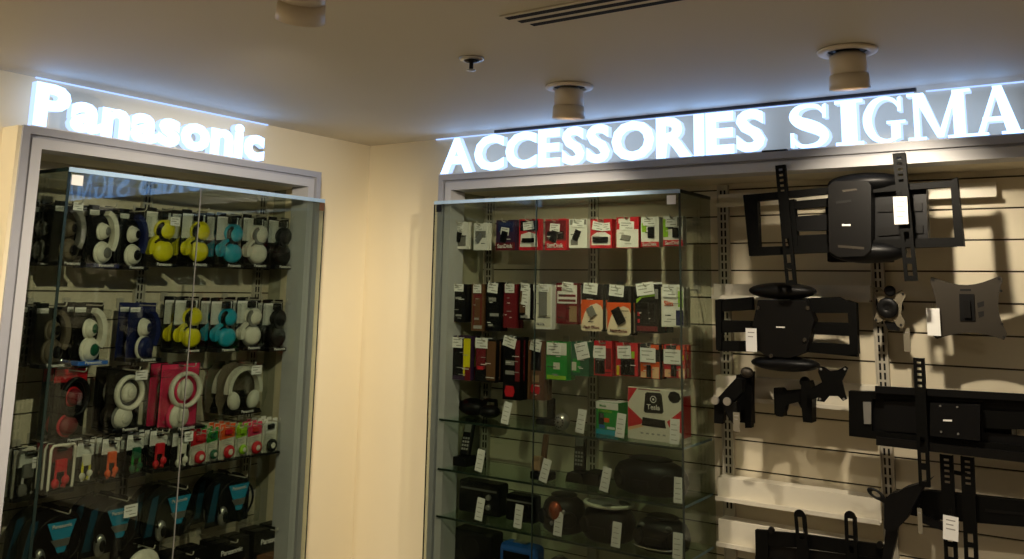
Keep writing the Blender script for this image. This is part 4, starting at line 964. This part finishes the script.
# first wide bracket
YB1 = -.115
t = thing('screen_bracket', 'widest black bracket directly under the sign, tall strips and price card', 'bracket', GB, (0, 0, 0))
Yf = YB1+.02
b = MB()
poly(b, [(743, 195), (757, 195), (759, 247), (749, 256)], Yf, .03, M_blackm); poly(b, [(743, 195), (830, 187), (830, 193.5), (757, 201)], Yf+.0005, .029, M_blackm); poly(b, [(749, 256), (759, 247), (830, 244.5), (830, 252)], Yf+.0005, .029, M_blackm)
b.build('side_frame', t)
b = MB()
poly(b, [(950, 181), (957, 177), (964, 246), (955, 246)], Yf, .03, M_blackm); poly(b, [(870, 186.5), (951, 180.5), (951, 186.5), (870, 193)], Yf+.0005, .029, M_blackm); poly(b, [(870, 240), (955, 237.5), (956, 246.5), (870, 249)], Yf+.0005, .029, M_blackm)
b.build('side_frame', t)
b = MB(); poly(b, [(828, 186), (834, 181), (868, 181), (871, 186), (871, 250), (864, 256), (838, 257), (829, 251)], YB1-.012, .05, M_char); b.build('centre_plate', t)
b = MB(); poly(b, [(838, 245), (864, 247), (864, 249.5), (838, 247.5)], YB1-.0135, .0014, M_gun); poly(b, [(842, 190), (856, 188.5), (857, 190), (843, 192)], YB1-.0135, .0014, M_gun); poly(b, [(836, 201), (851, 199.5), (851, 202), (836, 204)], YB1-.0135, .0014, M_slot); b.build('pressed_rib', t)
b = MB(); poly(b, [(842, 224.2), (850.5, 224), (850.5, 225.8), (842, 226)], YB1-.0135, .0014, M_white); o = b.build('maker_mark', t); o['label'] = 'tiny white printed mark'
c = W3(866, 183, -.06); b = MB(); b.ell((c[0], -.065, c[1]), .118, .055, .032, M_black, 28, 12); b.build('cover_cap', t)
c = W3(868, 252, -.06); b = MB(); b.ell((c[0], -.065, c[1]), .118, .055, .036, M_black, 28, 12); b.build('cover_cap', t)
b = MB(); poly(b, [(786, 202), (828, 198), (828, 206), (796, 209)], Yf+.02, .03, M_blackm); poly(b, [(788, 217), (828, 214), (828, 230), (794, 231)], Yf+.02, .03, M_black); poly(b, [(786, 236), (828, 234), (828, 250), (790, 252)], Yf+.02, .03, M_blackm); poly(b, [(787, 200), (794, 199), (798, 252), (790, 253)], Yf+.012, .03, M_blackm); b.build('folding_arm', t)
b = MB(); poly(b, [(871, 190), (926, 189), (928, 239), (871, 241)], Yf+.032, .04, M_black); poly(b, [(878, 205), (922, 203), (922, 211), (878, 212)], Yf+.026, .0055, M_char); poly(b, [(878, 228), (923, 225), (923, 233), (878, 236)], Yf+.026, .0055, M_char); b.build('folding_arm', t)
b = MB(); b.box(2.06, 2.26, .02, .074, 1.86, 2.06, M_blackm, .004); b.build('wall_plate', t)
strip(t, 'hook_strip', (780, 165), (791, 285), .033, YB1, dots+slots_)
strip(t, 'hook_strip', (898.5, 153), (911, 281), .036, YB1, dots+slots_)
hang_card(893, 197, 908.5, 224, YB1-.018, 'white price card on the widest bracket, just beneath the sign')
# second wide bracket
YB2 = -.045
t = thing('screen_bracket', 'second wide black bracket, folded, with domed top cap, under the widest one', 'bracket', GB, (0, 0, 0))
b = MB(); poly(b, [(716, 300), (751, 297), (752, 310), (716, 312)], YB2+.03, .03, M_blackm); poly(b, [(716, 320), (751, 321), (751, 332), (716, 333)], YB2+.03, .03, M_blackm); poly(b, [(716, 341), (752, 341), (756, 352), (718, 351)], YB2+.03, .03, M_blackm); poly(b, [(715, 300), (721, 299), (721, 350), (716, 350)], YB2+.024, .03, M_blackm); b.build('side_frame', t)
b = MB(); poly(b, [(806, 298), (838, 297), (848, 302), (848, 313), (806, 313)], YB2+.03, .03, M_blackm); poly(b, [(806, 322), (850, 323), (850, 336), (806, 334)], YB2+.03, .03, M_blackm); poly(b, [(806, 342), (856, 345), (857, 357), (806, 352)], YB2+.03, .03, M_blackm); poly(b, [(847, 300), (856, 303), (858, 354), (850, 355)], YB2+.024, .03, M_blackm); b.build('side_frame', t)
b = MB(); poly(b, [(758, 300), (806, 300), (814, 320), (806, 352), (790, 358), (766, 356), (752, 346), (753, 322)], YB2, .05, M_char); b.build('centre_plate', t)
b = MB(); poly(b, [(776, 326.4), (785, 326.6), (785, 328), (776, 327.8)], YB2-.0016, .0014, M_white); o = b.build('maker_mark', t); o['label'] = 'tiny white printed mark'
c = W3(785, 291, .03); b = MB(); b.ell((c[0], .0, c[1]), .115, .055, .028, M_char, 28, 12); b.build('cover_cap', t)
c = W3(788, 363, .03); b = MB(); b.ell((c[0], .0, c[1]), .115, .055, .026, M_black, 28, 12); b.build('cover_cap', t)
for x, y in ((771, 356), (805, 340), (758, 308), (808, 308)):
    c = W3(x, y, YB2); b = MB(); b.cyl((c[0], YB2-.006, c[1]), (c[0], YB2-.0005, c[1]), .006, .007, M_gun, 12); b.build('bolt', t)
hang_card(745.5, 328, 757, 352, YB2-.014, 'white price card on the second wide bracket, half hidden behind its plate', 2)
# small round-hub bracket
YB3 = .04
t = thing('screen_bracket', 'small grey four-armed bracket with round black hub', 'bracket', GB, (0, 0, 0))
b = MB(); poly(b, [(874, 288), (879, 287), (886, 293), (896, 293), (902, 290), (906, 296), (902, 303), (901, 314), (905, 322), (903, 328), (898, 327), (894, 321), (884, 320), (878, 323), (874, 319), (877, 311), (878, 300), (874, 293)], YB3, .004, M_gunl); b.build('plate', t)
c = W3(888, 308, YB3); b = MB(); b.lathe([(.032, -.0006), (.032, -.012), (.028, -.015), (.010, -.016), (.008, -.014)], M_black, (c[0], YB3, c[1]), 'y', 28); b.build('hub', t)
b = MB(); b.cyl((c[0], YB3+.0045, c[1]), (c[0], .175, c[1]), .02, .022, M_blackm, 18); b.build('arm', t)
c2 = W3(890.5, 291, YB3); b = MB(); b.lathe([(.017, -.0006), (.017, -.012), (.010, -.013)], M_black, (c2[0], YB3-.003, c2[1]), 'y', 18); b.build('knob', t)
for x, y in ((877, 291), (903, 294), (876, 320), (901, 325)):
    c = W3(x, y, YB3); b = MB(); b.cyl((c[0], YB3-.002, c[1]), (c[0], YB3-.0004, c[1]), .004, .004, M_slot, 10); b.build('bolt', t)
b = MB(); poly(b, [(884, 321), (898, 323), (899, 331), (888, 330)], YB3+.006, .02, M_black); b.build('tilt_joint', t)
t2 = hang_card(903, 328, 911, 352, YB3+.02, 'slim grey tag hanging beside the small round-hub bracket', 1, 0., M_tagg)
# grey plate bracket
YB4 = .03
t = thing('screen_bracket', 'grey plate bracket with curved sides and square centre slot', 'bracket', GB, (0, 0, 0))
def curve(a, c, s, n=8):
    out = []
    for i in range(1, n):
        u = i/n; out.append((a[0]+(c[0]-a[0])*u+s[0]*math.sin(PI*u), a[1]+(c[1]-a[1])*u+s[1]*math.sin(PI*u)))
    return out
A_, B_, C_, D_ = (935, 278), (999, 276), (1006, 338), (937, 339)
o_ = [(930, 281), (931, 277), A_]+curve(A_, B_, (0, 8))+[B_, (1003, 279)]+curve((1003, 279), (1007, 334), (-7, 0))+[(1007, 334), (1004, 340)]+curve((1004, 340), D_, (0, -7))+[D_, (933, 336)]+curve((933, 336), (930, 281), (5, 0))
b = MB(); poly(b, o_, YB4, .004, M_gun); b.build('plate', t)
b = MB(); poly(b, [(959, 294), (974, 294), (975, 321), (960, 321)], YB4-.004, .0035, M_black); poly(b, [(960, 289), (971, 289), (971, 291), (960, 291)], YB4-.001, .0008, M_slot); b.build('centre_slot', t)
b = MB(); poly(b, [(963, 301), (970, 301), (971, 318), (964, 318)], YB4-.012, .0078, M_char); poly(b, [(977, 303), (984, 301), (984, 306), (978, 308)], YB4-.001, .0008, M_slot); poly(b, [(978, 312), (984, 311), (984, 316), (979, 318)], YB4-.001, .0008, M_slot); b.build('tilt_lever', t)
c = W3(968, 308, YB4); b = MB(); b.box(c[0]-.035, c[0]+.035, YB4+.0045, .178, c[1]-.035, c[1]+.035, M_black, .006); b.build('arm', t)
for x, y in ((933, 280), (999, 279), (936, 337), (1004, 337), (1001, 291), (1002, 324)):
    c = W3(x, y, YB4); b = MB(); b.cyl((c[0], YB4-.002, c[1]), (c[0], YB4-.0004, c[1]), .004, .004, M_slot, 10); b.build('bolt', t)
hang_card(926, 308, 941, 336, YB4-.016, 'blank white price card hanging from the grey plate bracket', 0)
# folding arm bracket beside the case
YB5 = -.03
t = thing('screen_bracket', 'small black folding arm bracket beside the end of the glass case', 'bracket', GB, (0, 0, 0))
b = MB(); poly(b, [(736, 378), (742, 372), (752, 372), (751, 428), (745, 428), (744, 398)], YB5+.05, .03, M_blackm); b.build('vertical_bar', t)
b = MB(); poly(b, [(714, 402), (736, 378), (742, 380), (742, 392), (724, 412), (722, 424), (714, 423)], YB5, .03, M_blackm); b.build('folding_arm', t)
b = MB(); poly(b, [(724, 404), (736, 402), (738, 421), (733, 424), (727, 416)], YB5-.01, .03, M_black); b.build('lower_arm', t)
for x, y in ((717, 400), (729, 401)):
    c = W3(x, y, YB5); b = MB(); b.lathe([(.013, -.004), (.014, .0), (.013, .006)], M_silver, (c[0], YB5-.018, c[1]), 'y', 16); o = b.build('pivot_cap', t); o['label'] = 'bright round pivot cap'
c = W3(744, 373, YB5); b = MB(); b.ell((c[0], YB5+.03, c[1]), .022, .02, .018, M_gun, 16, 10); b.build('pivot_joint', t)
b = MB(); p = W3(741, 400, .02); b.box(p[0]-.03, p[0]+.03, .055, .074, p[1]-.08, p[1]+.08, M_blackm, .003); b.build('wall_plate', t)
hang_card(733, 412, 740, 432, YB5-.02, 'small grey price card under the folding arm bracket', 2, 0., M_tagg)
# bow-tie arm bracket
YB6 = .02
t = thing('screen_bracket', 'small black arm bracket with bow-tie plate', 'bracket', GB, (0, 0, 0))
b = MB(); poly(b, [(819, 366), (824, 367), (830, 371), (838, 370), (845, 366), (848, 368), (845, 375), (842, 381), (845, 394), (847, 399), (843, 401), (838, 396), (829, 396), (824, 402), (817, 401), (820, 392), (822, 382), (818, 372)], YB6-.06, .006, M_blackm); b.build('plate', t)
b = MB(); poly(b, [(775, 388), (781, 388), (784, 391), (808, 389), (811, 396), (811, 408), (801, 408), (798, 402), (786, 405), (785, 410), (782, 417), (776, 416)], YB6, .035, M_blackm); b.build('arm', t)
b = MB(); poly(b, [(801, 382), (809, 381), (812, 390), (812, 423), (803, 422), (801, 404)], YB6-.02, .05, M_blackm); b.build('pivot_post', t)
c = W3(805, 382, YB6); b = MB(); b.ell((c[0], YB6, c[1]), .018, .018, .018, M_black, 14, 8); b.build('pivot_joint', t)
b = MB(); poly(b, [(808, 390), (826, 380), (834, 386), (828, 394), (811, 400)], YB6-.05, .03, M_blackm); b.build('swing_arm', t)
for x, y in ((821, 369), (845, 369), (820, 399), (844, 399)):
    c = W3(x, y, YB6-.06); b = MB(); b.cyl((c[0], YB6-.0625, c[1]), (c[0], YB6-.0604, c[1]), .004, .004, M_greyp, 10); b.build('bolt', t)
p = W3(779, 402, .05); b = MB(); b.box(p[0]-.02, p[0]+.02, YB6+.036, .074, p[1]-.045, p[1]+.045, M_blackm, .003); b.build('wall_plate', t)
# long bracket
YB7 = -.05
t = thing('screen_bracket', 'longest low black bracket running out of the picture beside the bow-tie arm', 'bracket', GB, (0, 0, 0))
b = MB(); poly(b, [(848.5, 391), (1060, 397), (1060, 405), (872, 399), (872, 431), (1060, 450), (1060, 460), (849, 436)], YB7+.03, .03, M_blackm); b.build('outer_frame', t)
b = MB(); poly(b, [(875, 386), (1060, 396), (1060, 403), (875, 393)], YB7+.015, .014, M_black); poly(b, [(876, 437), (1060, 457), (1060, 467), (876, 445)], YB7+.015, .014, M_char); poly(b, [(872, 399), (1060, 405), (1060, 424), (984, 420), (984, 432), (1060, 440), (1060, 450), (872, 431)], YB7+.05, .01, M_black); b.build('sliding_bar', t)
b = MB(); poly(b, [(884, 401), (930, 402), (930, 434), (884, 431)], YB7+.04, .02, M_black); poly(b, [(930, 403), (980, 405), (980, 441), (930, 436)], YB7+.005, .05, M_black); poly(b, [(980, 410), (1060, 414), (1060, 431), (980, 428)], YB7+.035, .03, M_blackm); b.build('centre_plate', t)
b = MB(); poly(b, [(943, 419.4), (952, 419.8), (952, 421.6), (943, 421.2)], YB7+.0034, .0014, M_white); o = b.build('maker_mark', t); o['label'] = 'tiny white printed mark'
for x, y in ((940, 406), (957, 407), (941, 432), (958, 434)):
    c = W3(x, y, YB7); b = MB(); b.cyl((c[0], YB7+.001, c[1]), (c[0], YB7+.0045, c[1]), .003, .003, M_silver, 10); b.build('bolt', t)
b = MB(); poly(b, [(863, 402), (871, 402), (871, 424), (864, 424)], YB7+.024, .006, M_greyp); b.build('end_stop', t)
strip(t, 'hook_strip', (918.5, 358), (924.5, 487), .031, YB7, dots+slots_)
strip(t, 'hook_strip', (1036, 352), (1046, 500), .031, YB7, dots+slots_)
b = MB(); p = W3(960, 420, .05); b.box(p[0]-.14, p[0]+.14, YB7+.065, .165, p[1]-.06, p[1]+.06, M_blackm, .004); b.build('wall_plate', t)
# lower double-strip bracket
YB8 = .0
t = thing('screen_bracket', 'black bracket with two parallel strips and dark crossbar, low down', 'bracket', GB, (0, 0, 0))
b = MB(); poly(b, [(905, 491), (930, 491), (1060, 505), (1060, 530), (930, 519), (905, 514)], YB8+.02, .03, M_blackm); poly(b, [(985, 509), (1060, 516), (1060, 519), (985, 512)], YB8+.018, .0015, M_char); b.build('crossbar', t)
b = MB(); poly(b, [(898, 492), (905, 488), (925, 482), (932, 478), (922, 490), (914, 505), (906, 520), (898, 528), (888, 533), (884, 528), (884, 500), (890, 494)], YB8-.02, .05, M_black); b.build('pivot_head', t)
b = MB(); poly(b, [(886, 528), (898, 526), (897, 536), (888, 575), (880, 575)], YB8, .02, M_black); poly(b, [(922, 514), (947, 525), (946, 532), (922, 523)], YB8+.005, .02, M_black); b.build('swing_arm', t)
b = MB(); c = W3(876, 494, YB8); b.M = Matrix.Translation((c[0], YB8, c[1])) @ Matrix.Rotation(.45, 4, 'Y') @ Matrix.Diagonal((1.6, 1, .8, 1))
b.tube([(.013*math.cos(k*PI/8), 0, .013*math.sin(k*PI/8)) for k in range(16)], .005, M_black, 8, True); b.M = Matrix.Translation((c[0]+.012, YB8, c[1]-.010)) @ Matrix.Rotation(.45, 4, 'Y'); b.box(0, .05, -.004, .004, -.008, .008, M_black, .002); b.build('wing_nut', t)
strip(t, 'hook_strip', (946, 455), (952, 580), .036, YB8, dots+slots_)
strip(t, 'hook_strip', (967, 457), (972, 580), .036, YB8, dots+slots_)
b = MB(); poly(b, [(952, 470), (967, 473), (967, 477), (952, 474)], YB8+.015, .006, M_blackm); b.build('tie_bar', t)
hang_card(943, 515, 960, 542, YB8-.016, 'white price card hanging from the low double-strip bracket', 3, .06)
hang_card(917, 508, 923, 534, YB8-.03, 'slim grey tag hanging beneath the low pivot head', 1, 0., M_tagg)
# round-topped bracket at the bottom
YB9 = .03
t = thing('screen_bracket', 'black flat bracket with two round-topped strips at the lower edge', 'bracket', GB, (0, 0, 0))
b = MB(); poly(b, [(755, 530), (800, 534), (890, 546), (892, 560), (800, 548), (757, 545)], YB9+.02, .012, M_blackm); poly(b, [(755, 556), (890, 574), (890, 590), (755, 576)], YB9+.02, .012, M_blackm); poly(b, [(755, 530), (768, 531), (768, 580), (756, 578)], YB9+.018, .02, M_blackm); b.build('wall_frame', t)
b = MB(); poly(b, [(768, 545), (892, 560), (890, 576), (768, 560)], YB9+.028, .006, M_char); b.build('back_panel', t)
strip(t, 'hook_strip', (799.5, 515.5), (806, 590), .036, YB9, [(.02, .24), (.28, .33), (.6, .66)], rounded=True)
strip(t, 'hook_strip', (850, 517), (853, 595), .036, YB9, [(.02, .24), (.28, .33), (.38, .47)], rounded=True)
for x, y in ((770, 531), (879, 546)):
    c = W3(x, y, YB9); b = MB(); b.cyl((c[0], YB9+.006, c[1]), (c[0], YB9+.019, c[1]), .009, .011, M_char, 12); b.build('bolt', t)

# ------------------------------------------------------------------ light and colour management
w = bpy.data.worlds.new('world'); SC.world = w; w.use_nodes = True
w.node_tree.nodes['Background'].inputs[0].default_value = (1., .85, .65, 1); w.node_tree.nodes['Background'].inputs[1].default_value = .02
SC.view_settings.view_transform = 'Standard'; SC.view_settings.look = 'None'; SC.view_settings.gamma = 1.; SC.view_settings.exposure = 0.
SC.view_settings.use_curve_mapping = False
cy = SC.cycles
cy.max_bounces = 8; cy.transparent_max_bounces = 40; cy.diffuse_bounces = 4; cy.glossy_bounces = 4; cy.use_denoising = True
cy.sample_clamp_indirect = 4.
